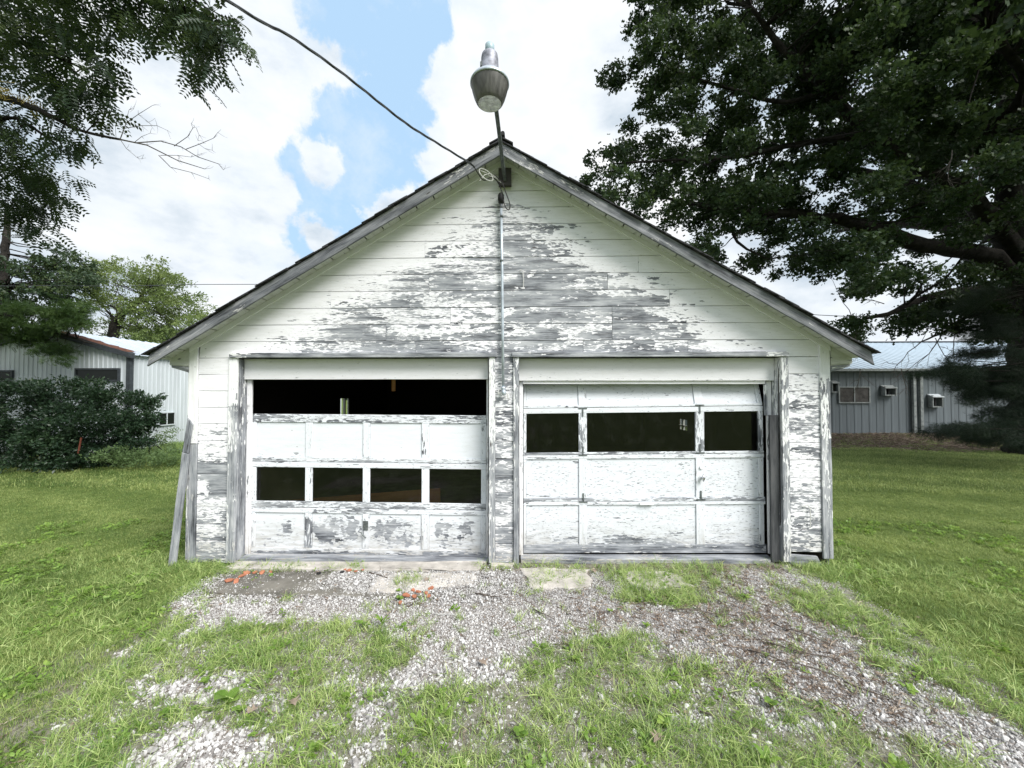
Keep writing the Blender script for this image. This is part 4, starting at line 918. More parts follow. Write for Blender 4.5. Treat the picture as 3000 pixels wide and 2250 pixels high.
while len(OB)<1180 and tries<20000:
    tries+=1; x=rr.uniform(1700,3400); y=rr.uniform(-500,1010)
    if not inpoly(x,y,poly): continue
    if any((x-hx)**2+(y-hy)**2<(hr*1.25)**2 for hx,hy,hr in holes): continue
    dpt=rr.uniform(8.2,12.5) if x<2500 else rr.uniform(6.6,12.5)
    if y>840: dpt=rr.uniform(9.5,11)
    r=rr.uniform(.24,.44)*(1.1 if y<0 or x>3000 else 1)
    # keep sprays inside the outline
    for lx,ly,ld in LP:      # keep the big limbs in sight: foliage near them sits behind
        if (x-lx)**2+(y-ly)**2<34**2 and dpt<ld+.3 and rr.random()<.75: dpt=ld+.45+rr.random()*1.3
    px=r*FPX/dpt*.8
    if x<2600 and not (inpoly(x-px,y,poly) and inpoly(x,y+px*.6,poly)): r*=.55
    OB.append((at(x,y,dpt),r))
NFAR=0
for i in range(420):     # the rest of the crown, beyond and above the frame
    a=rr.uniform(0,2*PI); q=rr.random()**.5*10.5; c=Vector((16.2+q*math.cos(a),7.2+q*math.sin(a),rr.uniform(6.5,10+7*(1-q/11))))
    cc=c-CAM; dep=cc.dot(fwd); pxx=1500+cc.dot(rgt)/dep*FPX; pyy=1125-cc.dot(upv)/dep*FPX
    if pxx<3000 and pyy>-100 and not inpoly(pxx,pyy,poly): continue
    if pyy>560: continue
    OB.append((c,rr.uniform(.5,.9))); NFAR+=1
for i,(c,r) in enumerate(OB):
    if i%3==0:
        nd=nearest(nodes,c); L=(nd[0]-Vector(c)).length
        if L<4.5: tb.tube(wiggle(nd[0],c,5,.06,i),[min(nd[1]*.6,.012+.012*L)*(1-.75*k/5) for k in range(6)],4,False)
tb.build('trunk',M['bark'],oak,True)
NB=len(OB)-NFAR
P,Dn,S,T=map(np.concatenate,zip(boughs_to_leaves(OB[:NB],2800,.6,(15.6,7.8,6.5),(.065,.11)),boughs_to_leaves(OB[NB:],380,.6,(15.6,7.8,6.5),(.13,.2))))
leafmesh('crown',P,Dn,S,OAK_V2,OAK_F2,M['oak'],oak,tint=T)
print('oak leaves',len(P))
dt=MB(); rr=random.Random(5)
for (x,y,dp_,dx,dy,L) in ((2760,980,10,-.4,-.9,1.1),(2740,990,10,.2,-1,1.0),(2700,1000,10,-.8,-.7,.8),(2800,970,10.2,.3,-1,1.0),(2510,960,10,-.1,-1,.7),(2790,440,8,-.3,-.8,.7),(2850,430,8,.3,-.9,.7),(2560,690,9.5,-.4,-.8,.5),(2590,890,10,-.6,.2,.5),(2640,1080,9.5,.1,-1,.5),(2520,1080,10.3,0,-1,.6)):
    twigs(dt,at(x,y,dp_),rgt*dx+upv*dy,L,.014,2,rr,.8,.3)
dt.build('dead_twigs',M['deadtwig'],oak)

# ------------------------------------------------------------------ pine on the far right
pine=empty('pine_tree','dark pine with drooping needle boughs in front of the blue grey building','tree',(14.6,5.2,0))
pt=MB(); pn=[]
limb(pt,[(15.3,5.0,-.1),(15.2,5.0,2),(15.1,5,5),(15,5,8.5)],[.26,.22,.15,.03],9,pn)
PB=[]; rr=random.Random(3)
for (x,y,sx,sy,k) in ((2880,880,50,30,4),(2870,930,50,16,4),(2800,905,60,14,3),(2860,1000,60,35,6),(2840,1060,55,25,6),(2760,1085,45,14,4),(2930,1120,60,40,7),(2880,1170,55,30,6),(2950,1220,50,35,6),(2800,1255,70,14,7),(2900,1275,70,18,7),(2980,1300,50,20,5),(2960,960,40,30,6),(2900,1080,80,60,10),(2980,1150,40,80,8),(2850,1130,50,30,5),(2930,1240,60,30,6),(3080,1100,60,120,12),(3080,800,60,120,8),(3100,500,60,200,6)):
    for i in range(k): PB.append((at(x+rr.uniform(-1,1)*sx,y+rr.uniform(-1,1)*sy,rr.uniform(8.6,10)),rr.uniform(.22,.36)))
for i,(c,r) in enumerate(PB):
    nd=nearest(pn,Vector(c)+Vector((0,0,.5))); pt.tube(wiggle(nd[0],c,4,.05,i),[.03,.024,.018,.012,.006],4,False)
pt.build('trunk',M['bark'],pine,True)
NV=[];NF=[]
for i in range(9):
    a=2*PI*i/9; k=len(NV); NV+=[(0,.01*math.cos(a+1.5),.01*math.sin(a+1.5)),(0,-.01*math.cos(a+1.5),-.01*math.sin(a+1.5)),(.9,.42*math.cos(a),.42*math.sin(a))]; NF.append((k,k+1,k+2))
P,Dn,S,T=boughs_to_leaves(PB,3600,.28,(15.2,5,3.5),(.10,.15),hang=.05)
leafmesh('crown',P,Dn,S,NV,NF,M['pine'],pine,tint=T)

# ------------------------------------------------------------------ trees on the left
wal=empty('walnut_tree','walnut tree at the upper left with hanging feathery leaves and a bare limb','tree',(-11.5,1.6,0))
wb_=MB(); wn_=[]
limb(wb_,[(-11.8,1.6,-.1),(-11.6,1.6,2),(-11.4,1.5,4.5),(-10.8,1.3,7.5),(-10.2,1,11)],[.34,.28,.24,.18,.06],10,wn_)
limb(wb_,[(-11.4,1.5,5.2),at(-250,250,5.9),at(0,285,5.6),at(110,320,5.5),at(215,375,5.5),at(350,408,5.5)],[.12,.08,.052,.038,.022,.016],8,wn_)
limb(wb_,[at(-100,420,6.5),at(20,345,6.2),at(120,390,6.1),at(180,440,6.1),at(250,498,6.1)],[.04,.028,.02,.012,.004],6,wn_)
limb(wb_,[(-10.9,1.4,7),at(-100,-300,5.5),at(150,-200,5.0),at(420,-80,4.8),at(600,20,4.8)],[.11,.08,.06,.035,.01],6,wn_)
limb(wb_,[(-11.3,1.5,5.0),at(-150,60,6),at(50,120,5.6),at(240,200,5.4)],[.08,.06,.035,.01],6,wn_)
WB=[]; rr=random.Random(8)
for (x,y,sx,sy,k,d0) in ((60,40,70,60,17,5.4),(180,110,90,80,19,5.3),(280,160,55,100,14,5.3),(120,220,60,60,9,5.6),(250,290,80,50,13,5.4),(150,290,90,50,9,5.7),(40,160,50,60,9,5.7),(40,380,60,60,11,6.2),(210,400,60,25,7,5.8),(100,480,50,60,8,6.3),(50,590,70,80,24,7.2),(165,575,50,45,13,7.2),(110,640,60,30,8,7.4),(100,540,70,40,6,7.0),(30,480,30,50,5,6.4),
   (430,25,100,25,12,5.0),(560,50,50,50,11,5.0),(640,60,30,50,9,4.9),(590,130,60,40,8,5),(610,180,50,40,5,5),(440,80,30,25,3,5),(720,110,18,18,3,5),(700,80,25,25,3,5),(570,210,20,15,2,5),(640,215,18,15,2,5),(540,160,20,10,1,5),(300,10,70,15,5,5.1),(340,-120,300,90,34,5.0),(-150,200,120,300,40,6),(-100,-200,200,100,25,5.5),(500,-280,300,90,20,5)):
    for i in range(k): WB.append((at(x+rr.uniform(-1,1)*sx,y+rr.uniform(-1,1)*sy,d0+rr.uniform(-.35,.45)),rr.uniform(.06,.13)*(1.9 if x<0 or y<0 else 1)))
for i in range(140):
    c=Vector((-12+rr.uniform(-5,3.4),2+rr.uniform(-5,5),rr.uniform(6.5,12.5))); q=c-CAM; dq=q.dot(fwd)
    if dq>0 and 1500+q.dot(rgt)/dq*FPX>-60 and 1125-q.dot(upv)/dq*FPX>-80: continue
    WB.append((c,rr.uniform(.3,.5)))
for i,(c,r) in enumerate(WB):
    if i%3==0 and c.z>3:
        nd=nearest(wn_,c)
        if (nd[0]-c).length<2.2: wb_.tube(wiggle(nd[0],c,4,.08,i),[.010,.008,.006,.004,.003],4,False)
wb_.build('trunk',M['bark'],wal,True)
def pinn(B,per,size):
    P=[];Dn=[];S=[];T=[]
    for c,r in B:
        n=max(3,int(per*r*r)); p=np.array(c)+rng.normal(0,r*.7,(n,3)); d_=rng.normal(0,.6,(n,3)); d_[:,2]=-.55+rng.normal(0,.35,n)
        P.append(p);Dn.append(d_);S.append(rng.uniform(*size,n));T.append(np.clip(rng.normal(rng.random(),.12,n),0,1))
    return map(np.concatenate,(P,Dn,S,T))
PW_V,PW_F=pinnate(6,.06,.27)
P,Dn,S,T=pinn(WB,620,(.22,.34)); leafmesh('crown',P,Dn,S,PW_V,PW_F,M['walnut'],wal,tint=T,roll=rng.normal(0,.5,len(P)))
YB=[(at(40,275,5.5),.10),(at(85,290,5.5),.09),(at(15,262,5.5),.08)]
P,Dn,S,T=pinn(YB,700,(.14,.2)); leafmesh('yellow_leaves',P,Dn,S,PIN_V,PIN_F,M['yellowleaf'],wal,tint=T)
dl=MB(); rr=random.Random(21)
for pts,r0 in (([(350,408),(430,425),(520,470),(600,495)],.011),([(400,418),(470,413),(530,430),(580,460),(640,480),(655,498)],.008),([(465,455),(500,490),(560,505),(612,524)],.006),([(352,408),(370,360),(405,335),(445,310)],.006),([(368,375),(415,368),(460,368),(490,382)],.005),([(395,416),(415,400),(440,390)],.004),([(352,408),(370,435),(400,460),(415,466)],.004),([(510,428),(550,400),(565,375),(560,362)],.005),([(545,437),(590,420),(625,405),(638,388)],.005),([(580,420),(600,435),(622,440)],.003),([(340,405),(338,370),(350,362)],.003),([(372,345),(378,322),(392,318)],.003),([(405,335),(425,350),(436,358)],.003),([(575,375),(583,395),(580,412)],.003),([(470,455),(520,455),(560,460),(590,450)],.004)):
    q=[at(x,y,5.5+rr.uniform(-.03,.03)) for x,y in pts]; dl.tube(q,[r0*(1-.6*i/(len(q)-1)) for i in range(len(q))],5,False)
    for p in q[1:]:
        for _ in range(2): twigs(dl,p,rgt*rr.uniform(.2,1)+upv*rr.uniform(-1,1)+fwd*rr.uniform(-.5,.5),rr.uniform(.05,.13),.0022,0,rr)
dl.build('bare_limb',M['deadtwig'],wal)

def bgtree(name,label,trunk,B,mat,per,size,tv,tf,out,trad,group=None,flat=.6,bark='bark'):
    t=empty(name,label,'tree',tuple(trunk[0]),group); mb=MB(); nd=[]
    limb(mb,trunk,trad,8,nd)
    for i,(c,r) in enumerate(B):
        q=nearest(nd,c)
        mb.tube(wiggle(q[0],c,4,.06,i),[min(q[1]*.4,.028)*(1-.8*k/4) for k in range(5)],4,False)
    mb.build('trunk',M[bark],t,True)
    P,Dn,S,T=boughs_to_leaves(B,per,flat,out,size)
    leafmesh('crown',P,Dn,S,tv,tf,mat,t,tint=T); return t
rr=random.Random(31)
def cloudB(specs,d0,dv,rmin,rmax):
    B=[]
    for (x,y,sx,sy,k) in specs:
        for i in range(k):
            a=rr.uniform(0,2*PI); q=rr.random()**.5; B.append((at(x+q*sx*math.cos(a),y+q*sy*math.sin(a),d0+rr.uniform(-dv,dv)),rr.uniform(rmin,rmax)))
    return B
# airy light green tree behind the barn roof
B=cloudB([(390,810,110,40,26),(500,850,80,50,20),(530,920,60,50,12),(300,850,80,50,16),(350,900,110,40,10),(440,900,80,40,10),(570,900,30,30,6),(330,960,90,20,8),(430,930,120,40,12),(555,955,40,28,9),(400,975,70,15,6),(470,975,60,20,8),(540,985,40,25,6),(330,780,50,15,4)],20,2.5,.35,.65)
tt=[at(318,1180,20),at(330,985,20),at(350,930,20),at(400,890,20),at(430,840,20)]; tt[0]=Vector((tt[0].x,tt[0].y,-.1))
bgtree('light_green_tree','airy light green tree with open crown rising behind the barn roof',tt,B,M['light'],640,(.09,.14),SIM_V,SIM_F,tt[2],[.30,.22,.18,.10,.04])
# darker tree left of it
B=cloudB([(60,830,90,60,20),(180,800,70,60,18),(140,760,60,40,8),(230,850,60,50,10),(80,880,90,40,14),(-120,800,100,90,18),(230,790,40,30,6)],17.5,1.8,.35,.6)
tt=[at(14,1200,17),at(13,840,17),at(12,760,17),at(20,690,17),at(25,600,17)]; tt[0]=Vector((tt[0].x,tt[0].y,-.1))
bgtree('slender_tree','slender leaning tree with a dark trunk at the left picture edge',tt,B,M['walnut'],620,(.12,.18),SIM_V,SIM_F,tt[2],[.22,.17,.15,.12,.05])
# feathery bright green locust overhanging the barn
B=cloudB([(80,930,110,35,22),(190,905,60,30,12),(60,980,90,25,14),(150,960,60,22,10),(235,930,35,20,5),(-100,930,100,60,16),(115,1020,30,20,4),(160,1030,22,14,3),(175,1050,8,12,1)],11.2,.5,.16,.32)
tt=[Vector((-16.5,5.9,-.1)),Vector((-16.4,6.0,2.2)),Vector((-16.0,6.1,3.9)),Vector((-15.0,6.3,4.15)),at(60,945,11.2),at(200,985,11.2),at(285,1012,11.2)]
bgtree('locust_tree','feathery bright green locust bough draped over the barn gable','%s'%'' or tt,B,M['locust'],1500,(.06,.10),PIN_V[:16]+PIN_V[-3:],[f for f in PIN_F if max(f)<16],tt[1],[.2,.15,.09,.06,.035,.012],flat=.4) if False else None
bgtree('locust_tree','feathery bright green locust bough draped over the barn gable',tt,B,M['locust'],1900,(.10,.17),PIN_V,PIN_F,tt[2],[.16,.13,.10,.07,.05,.03,.012],flat=.4)
# low dark growth right behind the barn roof
B=cloudB([(480,990,90,14,12),(420,1000,60,12,6)],24,1,.5,.8)
tt=[at(520,1180,24),at(520,1050,24),at(510,1000,24)]; tt[0]=Vector((tt[0].x,tt[0].y,-.1))
bgtree('small_tree','low dark tree showing just above the barn roof ridge',tt,B,M['locust'],420,(.14,.2),SIM_V,SIM_F,tt[1],[.2,.15,.08])
# big bush
bush=empty('bush','broad dark green bush growing in front of the ribbed barn wall','bush',(-11.6,6,0))
B=[]
for (x,y,sx,sy,k,d0) in ((60,1170,90,45,22,9.6),(200,1180,90,40,20,9.8),(320,1190,70,40,14,10),(400,1200,45,30,8,10.2),(60,1250,100,50,24,9.3),(200,1260,100,50,24,9.4),(320,1270,70,50,18,9.7),(60,1330,100,35,22,9.2),(200,1335,90,30,20,9.3),(310,1330,60,30,12,9.6),(240,1140,40,20,5,9.9),(430,1180,30,15,3,10.2),(-140,1230,100,90,30,9.4),(390,1270,30,40,6,10),(420,1245,20,12,2,10)):
    for i in range(k): B.append((at(x+rr.uniform(-1,1)*sx,y+rr.uniform(-1,1)*sy,d0+rr.uniform(-.4,.9)),rr.uniform(.16,.30)))
for (x,y) in ((455,1170),(470,1160),(445,1210),(465,1225),(440,1245),(410,1150),(350,1130),(300,1125),(250,1115),(140,1128),(90,1120)):
    for t in (.35,.65,.95): B.append((at(x-60+60*t,y+40-40*t,10),.07))
P,Dn,S,T=boughs_to_leaves(B,3900,.5,(-11.6,6.4,.6),(.06,.10),hang=.1)
leafmesh('leaves',P,Dn,S,SIM_V,SIM_F,M['bush'],bush,tint=T)
bs=MB()
for (x,y) in ((455,1170),(470,1160),(445,1210),(465,1225),(440,1245),(410,1150),(350,1130),(300,1125),(250,1115),(140,1128),(90,1120)): bs.tube(wiggle(at(x-60,y+40,10),at(x,y,10),5,.05,x),[.008,.007,.006,.004,.003,.002],4,False)
for i in range(40):
    a=(-11.6+rr.uniform(-1.6,1.6),6.2+rr.uniform(-.5,.5),-.05); c=rr.choice(B)[0]; bs.tube(wiggle(a,c,5,.08,i),[.02,.016,.012,.009,.006,.003],4,False)
bs.build('stem',M['bark'],bush)
shrub=empty('pale_shrub','small pale green shrub against the white barn side wall','shrub',(-10.6,7.2,0))
B=[(at(x,y,11.2+rr.uniform(-.3,.3)),rr.uniform(.08,.15)) for x,y in ((450,1300),(465,1285),(480,1290),(495,1280),(505,1270),(440,1310),(470,1305),(490,1300),(455,1285),(500,1300),(430,1300),(512,1262),(478,1272))]
P,Dn,S,T=boughs_to_leaves(B,4200,1.1,(-10.6,7.2,0),(.04,.07),hang=-.7)
leafmesh('leaves',P,Dn,S,SIM_V,SIM_F,M['shrub'],shrub,tint=T)
# foreground weeds below the bush
B=[]
for (x,y,sx,sy,k,d0) in ((330,1335,70,22,14,9.2),(410,1345,60,20,14,9.3),(480,1340,40,20,10,9.6)):
    for i in range(k): B.append((at(x+rr.uniform(-1,1)*sx,y+rr.uniform(-1,1)*sy,d0+rr.uniform(-.3,.4)),rr.uniform(.08,.15)))
P,Dn,S,T=boughs_to_leaves(B,4200,.8,(-9.6,5,-.5),(.045,.08),hang=-.4)
o=leafmesh('undergrowth',P,Dn,S,SIM_V,SIM_F,M['shrub'],None,tint=T*.5); tag(o,'low leafy undergrowth at the foot of the bush','undergrowth',kind='stuff')
stk=slab('marker_stake',at(229,1328,9.1),at(238,1282,9.15),at(241.5,1282,9.15),at(232.5,1328,9.1),.02,M['stake'],None,1.5); stk.data.materials[0]=M['stake']; tag(stk,'thin orange stake poking out of the dark bush','stake')
# wooded edge behind the viewer (seen only in the window glass)
B=[(Vector((rr.uniform(-60,60),-42+rr.uniform(-4,4),rr.uniform(1.5,8.5))),rr.uniform(1.4,2.4)) for i in range(150)]
for i in range(420):
    a=R(rr.uniform(-118,118)); q=rr.uniform(84,96); B.append((Vector((q*math.sin(a),q*math.cos(a),rr.uniform(.8,6.0))),rr.uniform(1.6,2.6)))
P,Dn,S,T=boughs_to_leaves(B,22,.8,None,(.7,1.2)); o=leafmesh('treeline',P,Dn,S,SIM_V,SIM_F,M['oak'],None,tint=T); tag(o,'distant wooded edge across the road','woods',kind='stuff')

# ------------------------------------------------------------------ ground cover by instancing on points
def template(name,V,F,mat,attrs=None):
    me=bpy.data.meshes.new(name); me.from_pydata([tuple(v) for v in V],[],[tuple(f) for f in F])
    a=me.attributes.new('tint','FLOAT','POINT'); a.data.foreach_set('value',attrs if attrs is not None else [.5]*len(V)); me.materials.append(mat); me.update()
    return bpy.data.objects.new(name,me)
def scatter(name,pos,rot,scl,idx,temps,label,cat,mat):
    me=bpy.data.meshes.new(name); me.vertices.add(len(pos)); me.vertices.foreach_set('co',np.asarray(pos,np.float32).ravel())
    a=me.attributes.new('rot','FLOAT_VECTOR','POINT'); a.data.foreach_set('vector',np.asarray(rot,np.float32).ravel())
    a=me.attributes.new('scl','FLOAT_VECTOR','POINT'); a.data.foreach_set('vector',np.asarray(scl,np.float32).ravel())
    a=me.attributes.new('idx','INT','POINT'); a.data.foreach_set('value',np.asarray(idx,np.int32).ravel())
    me.materials.append(mat); me.update(); ob=bpy.data.objects.new(name,me); C.objects.link(ob)
    ng=bpy.data.node_groups.new(name+'_nodes','GeometryNodeTree'); ng.interface.new_socket('Geometry',in_out='INPUT',socket_type='NodeSocketGeometry'); ng.interface.new_socket('Geometry',in_out='OUTPUT',socket_type='NodeSocketGeometry')
    N=ng.nodes; L=ng.links; i=N.new('NodeGroupInput'); o=N.new('NodeGroupOutput'); ip=N.new('GeometryNodeInstanceOnPoints'); jn=N.new('GeometryNodeJoinGeometry')
    m2p=N.new('GeometryNodeMeshToPoints'); L.new(i.outputs[0],m2p.inputs[0])
    for t in reversed(temps):
        oi=N.new('GeometryNodeObjectInfo'); oi.inputs['Object'].default_value=t; oi.inputs['As Instance'].default_value=False; g2=N.new('GeometryNodeGeometryToInstance'); L.new(oi.outputs['Geometry'],g2.inputs[0]); L.new(g2.outputs[0],jn.inputs[0])
    L.new(m2p.outputs[0],ip.inputs['Points']); L.new(jn.outputs[0],ip.inputs['Instance']); ip.inputs['Pick Instance'].default_value=True
    def na(nm,ty):
        x=N.new('GeometryNodeInputNamedAttribute'); x.data_type=ty; x.inputs[0].default_value=nm; return [s for s in x.outputs if s.enabled][0]
    L.new(na('idx','INT'),ip.inputs['Instance Index'])
    e2r=N.new('FunctionNodeEulerToRotation'); L.new(na('rot','FLOAT_VECTOR'),e2r.inputs[0]); L.new(e2r.outputs[0],ip.inputs['Rotation'])
    L.new(na('scl','FLOAT_VECTOR'),ip.inputs['Scale']); L.new(ip.outputs[0],o.inputs[0])
    md=ob.modifiers.new('scatter','NODES'); md.node_group=ng
    tag(ob,label,cat,kind='stuff'); return ob
def tuft(name,nb,h,wd,spread,bend,mat,seed,dry=.0):
    r=random.Random(seed); V=[];F=[];T=[]
    for i in range(nb):
        a=r.uniform(0,2*PI); x0=r.gauss(0,spread); y0=r.gauss(0,spread); hh=h*r.uniform(.5,1.15); b=bend*r.uniform(.3,1.3); w_=wd*r.uniform(.6,1.2); c,s=math.cos(a),math.sin(a)
        k=len(V); ns=4; t0=min(1,max(0,r.gauss(.5,.30)+(.5 if r.random()<dry else 0)))
        for j in range(ns):
            t=j/ns; out=hh*b*t*t*1.2; up=hh*t*(1-.35*b*t); ww=w_*(1-t**1.6)*.5
            cx=x0+c*out; cy=y0+s*out; V+=[(cx-s*ww,cy+c*ww,up-.003),(cx+s*ww,cy-c*ww,up-.003)]; T+=[t0]*2
        V.append((x0+c*hh*b*1.2,y0+s*hh*b*1.2,hh*(1-.35*b)*.98)); T.append(t0)
        for j in range(ns-1): F.append((k+2*j,k+2*j+1,k+2*j+3,k+2*j+2))
        F.append((k+2*ns-2,k+2*ns-1,k+2*ns))
    return template(name,V,F,mat,T)
turfT=[tuft('turf_tuft',18,.045,.0035,.028,.6,M['turf'],100+i,.08) for i in range(5)]
turfF=[tuft('turf_patch',34,.055,.008,.085,.6,M['turf'],200+i,.08) for i in range(5)]
coarT=[tuft('coarse_tuft',15,.080,.0048,.018,1.15,M['coarse'],300+i,.24) for i in range(6)]
tallT=[tuft('tall_tuft',26,.20,.006,.03,.7,M['coarse'],400+i,.1) for i in range(3)]
def place(n,xr,yr,dens,jit=.0):
    x=rng.uniform(*xr,n); y=rng.uniform(*yr,n); keep=rng.random(n)<dens(x,y); return x[keep],y[keep]
def inside(x,y): return (np.abs(x)<3.68)&(y>.0)&(y<6.5)
def infrustum(x,y,m=1.3):
    d_=(y+4.389)*math.cos(YAW)-(x-.236)*math.sin(YAW); l=(x-.236)*math.cos(YAW)+(y+4.389)*math.sin(YAW); return (np.abs(l)<1.333*d_*m+1.3)
def lawnside(x,y):   # 1 = mown lawn, 0 = drive
    lim=np.minimum(x+3.25+np.where(y<-.6,(y+.6)*-.55,0)*-1+(vnoise(x,y,1.6,9)-.5)*.5, 3.62-np.maximum(0,-y-.2)*.05-x+(vnoise(x,y,1.6,9)-.5)*.4)
    return lim<0
def mk_scatter(name,x,y,hs,idxn,temps,label,cat,mat,tilt=.15,zoff=0,hvar=.3):
    n=len(x); z=gz(x,y)+zoff; rot=np.stack([rng.normal(0,tilt,n),rng.normal(0,tilt,n),rng.uniform(0,2*PI,n)],-1); s=hs*rng.uniform(1-hvar,1+hvar,n)
    return scatter(name,np.stack([x,y,z],-1),rot,np.stack([s,s,s],-1),rng.integers(0,idxn,n),temps,label,cat,mat)
x1,y1=place(260000,(-11,11),(-4.0,3.6),lambda x,y:np.clip(.25+1.3*vnoise(x,y,7,51),0,1)*(lawnside(x,y)&~inside(x,y)&infrustum(x,y)&(gravelness(x,y)<.4))*np.clip(1.25-(np.hypot(x-.2,y+4.4)-3)/9,.45,1)); 
mk_scatter('lawn_grass',x1,y1,.78,5,turfT,'short mown lawn grass beside the drive','grass',M['turf'])
x2,y2=place(230000,(-24,26),(3.0,17),lambda x,y:(~inside(x,y)&infrustum(x,y))*np.clip(1.2-dirt_at(x,y)*1.15,0,1)) if False else (None,None)
def dirt_at(x,y): return np.clip((x-7.5)/2,0,1)*np.clip((y-7.9)/.9+(vnoise(x,y,.8,33)-.5)*.8,0,1)
x2,y2=place(290000,(-30,30),(3.2,19),lambda x,y:np.clip(.2+1.3*vnoise(x,y,5,52),0,1)*(~inside(x,y)&infrustum(x,y)&~((x<-11.9)&(y>7.1))&~((x>9.5)&(y>13.5)))*(1-dirt_at(x,y))*np.clip(1.1-(y-3)/22,.4,1))
mk_scatter('lawn_grass',x2,y2,1.0,5,turfF,'mown lawn stretching back to the neighbouring buildings','grass',M['turf'])
# coarse grass in and beside the drive
def cdens(x,y):
    gq=gravelness(x,y); d_=(1-gq)**1.3*np.clip(.15+1.2*(vnoise(x,y,3.3,21)*.6+vnoise(x,y,9,22)*.4-.15),.12,1)+.03; d_=np.where((x<-1.75+(y+1)*-.3)&(y<-1.05)&(gq<.5),np.maximum(d_,.75),d_)
    return d_*(~lawnside(x,y)|(np.abs(x)>3)&(y<-.5)|((np.abs(x)>2.9)&(np.abs(x)<5)))*(~inside(x,y))
x3,y3=place(42000,(-7,7),(-4.0,.02),lambda x,y:cdens(x,y)*infrustum(x,y)*np.where(lawnside(x,y),.35,1)*np.where((y>-.25)&(np.abs(x)<3),.25,1)*np.where((y>-.75)&(x>-3)&(x<-1.05),.12,1))
mk_scatter('drive_grass',x3,y3,.92,6,coarT,'coarse light green grass growing through the gravel drive','grass',M['coarse'],.35,hvar=.45)
# tufts along walls and sills
xs=[];ys=[]
for (cx,cy,sx,sy,k) in ((-2.42,-.13,.13,.05,26),(-1.68,-.12,.14,.05,18),(-2.0,-.1,.1,.04,5),(-3.3,-.15,.3,.12,70),(-3.85,.1,.25,.3,60),(3.5,-.12,.35,.1,60),(3.9,.1,.3,.3,60),(1.6,-.18,.55,.12,130),(1.65,-.62,.38,.13,90),(.45,-.42,.13,.09,24),(-.95,-.45,.08,.14,26),(.3,-.12,.25,.05,14),(-.95,-.9,.12,.06,6),(-.05,-.1,.25,.04,10),(2.95,-.72,.15,.1,18),(2.4,-.7,.2,.1,10),(-.75,-1.25,.3,.15,26)):
    xs.append(rng.normal(cx,sx,k)); ys.append(np.minimum(rng.normal(cy,sy,k),-.03 if abs(cx)<3.2 else 9))
xs=np.concatenate(xs);ys=np.concatenate(ys); kp=~inside(xs,ys); xs=xs[kp];ys=ys[kp]
mk_scatter('sill_grass',xs,ys,.95,6,coarT,'grass tufts growing along the sills and apron cracks','grass',M['coarse'],.3,.01,.4)
# tall grass by the barn
xt,yt=place(3500,(-11.8,-8.6),(5.2,8.6),lambda x,y:(y>5.3+(x+9)*-.25)*(x>-10.9+ (y-5.2)*-.25)*.8)
mk_scatter('tall_grass',xt,yt,1.3,3,tallT,'uncut tall grass between the bush and the white barn wall','grass',M['coarse'],.2)
# sprigs and small weeds
def sprig(name,nl,l,w_,mat,seed,up=.5):
    r=random.Random(seed);V=[];F=[];T=[]
    for i in range(nl):
        a=r.uniform(0,2*PI); h=r.uniform(0,.6)*l*2; rad=r.uniform(.1,.7)*l; ll=l*r.uniform(.5,1.1); c,s=math.cos(a),math.sin(a); k=len(V); e=up*r.uniform(.1,1)
        for (u,vv,zz) in ((0,0,0),(.4,w_,.05),(.8,w_*.7,.02),(1,0,-.08),(.8,-w_*.7,.02),(.4,-w_,.05)):
            V.append((c*(rad+u*ll)-s*vv*ll,s*(rad+u*ll)+c*vv*ll,h+u*ll*e+zz*ll)); T.append(r.random())
        F+=[(k,k+1,k+5),(k+1,k+2,k+4),(k+1,k+4,k+5),(k+2,k+3,k+4)]
    return template(name,V,F,mat,[r.random() for _ in V])
sprT=[sprig('sprig',14,.035,.3,M['weed'],500+i) for i in range(4)]
x4,y4=place(14000,(-7,8),(-3.4,1.5),lambda x,y:infrustum(x,y)*(~inside(x,y))*(vnoise(x,y,2.6,12)>.52)*np.where(lawnside(x,y),1.0,(1-gravelness(x,y))*.34+.02))
mk_scatter('ground_weeds',x4,y4,.85,4,sprT,'small leafy weeds and clover mixed into the rough grass','weeds',M['weed'],.3)
# gravel
def stone(name,seed):
    r=random.Random(seed); import bmesh
    bm=bmesh.new(); bmesh.ops.create_icosphere(bm,subdivisions=1,radius=.5); sx,sy,sz=r.uniform(.8,1.25),r.uniform(.6,1),r.uniform(.5,.85)
    for v in bm.verts:
        f=1+.42*mn.noise(v.co*1.7+Vector((seed*7,0,0))); v.co=Vector((v.co.x*sx,v.co.y*sy,v.co.z*sz))*f*r.uniform(.82,1.15)
    me=bpy.data.meshes.new(name); bm.to_mesh(me); bm.free(); t=r.random()
    a=me.attributes.new('tint','FLOAT','POINT'); a.data.foreach_set('value',[.02+.96*(seed%9)/8]*len(me.vertices)); me.materials.append(M['gravel']); return bpy.data.objects.new(name,me)
stT=[stone('stone',i) for i in range(9)]
def gdens(x,y):
    gq=gravelness(x,y); apron=((x>-2.9)&(x<-1.0)&(y>-.68)&(y<-.2)&(vnoise(x,y,3,5)>.40))|((x>.25)&(x<.95)&(y>-.55))|((x>1.3)&(x<1.9)&(y>-.55)&(y<-.18)); return np.where(apron,.10+.35*(vnoise(x,y,4,6)>.6),np.clip(gq*.75+.32*(~lawnside(x,y)),0,1))*(y<-.03)*np.where(y>-.2,.3,1)
x5,y5=place(105000,(-3.3,3.9),(-3.2,0),lambda x,y:gdens(x,y)*infrustum(x,y))
n=len(x5); near=np.clip((-y5-1.2)/1.2,0,1); sz=np.clip(rng.lognormal(0,.36,n),.5,2.4)*(.0150+.0075*near)*np.where((x5<0)&(y5>-1.1)|(np.abs(x5)<.9)&(y5>-1.5),.92,1.0)*np.where(x5>1.0,.85,1)
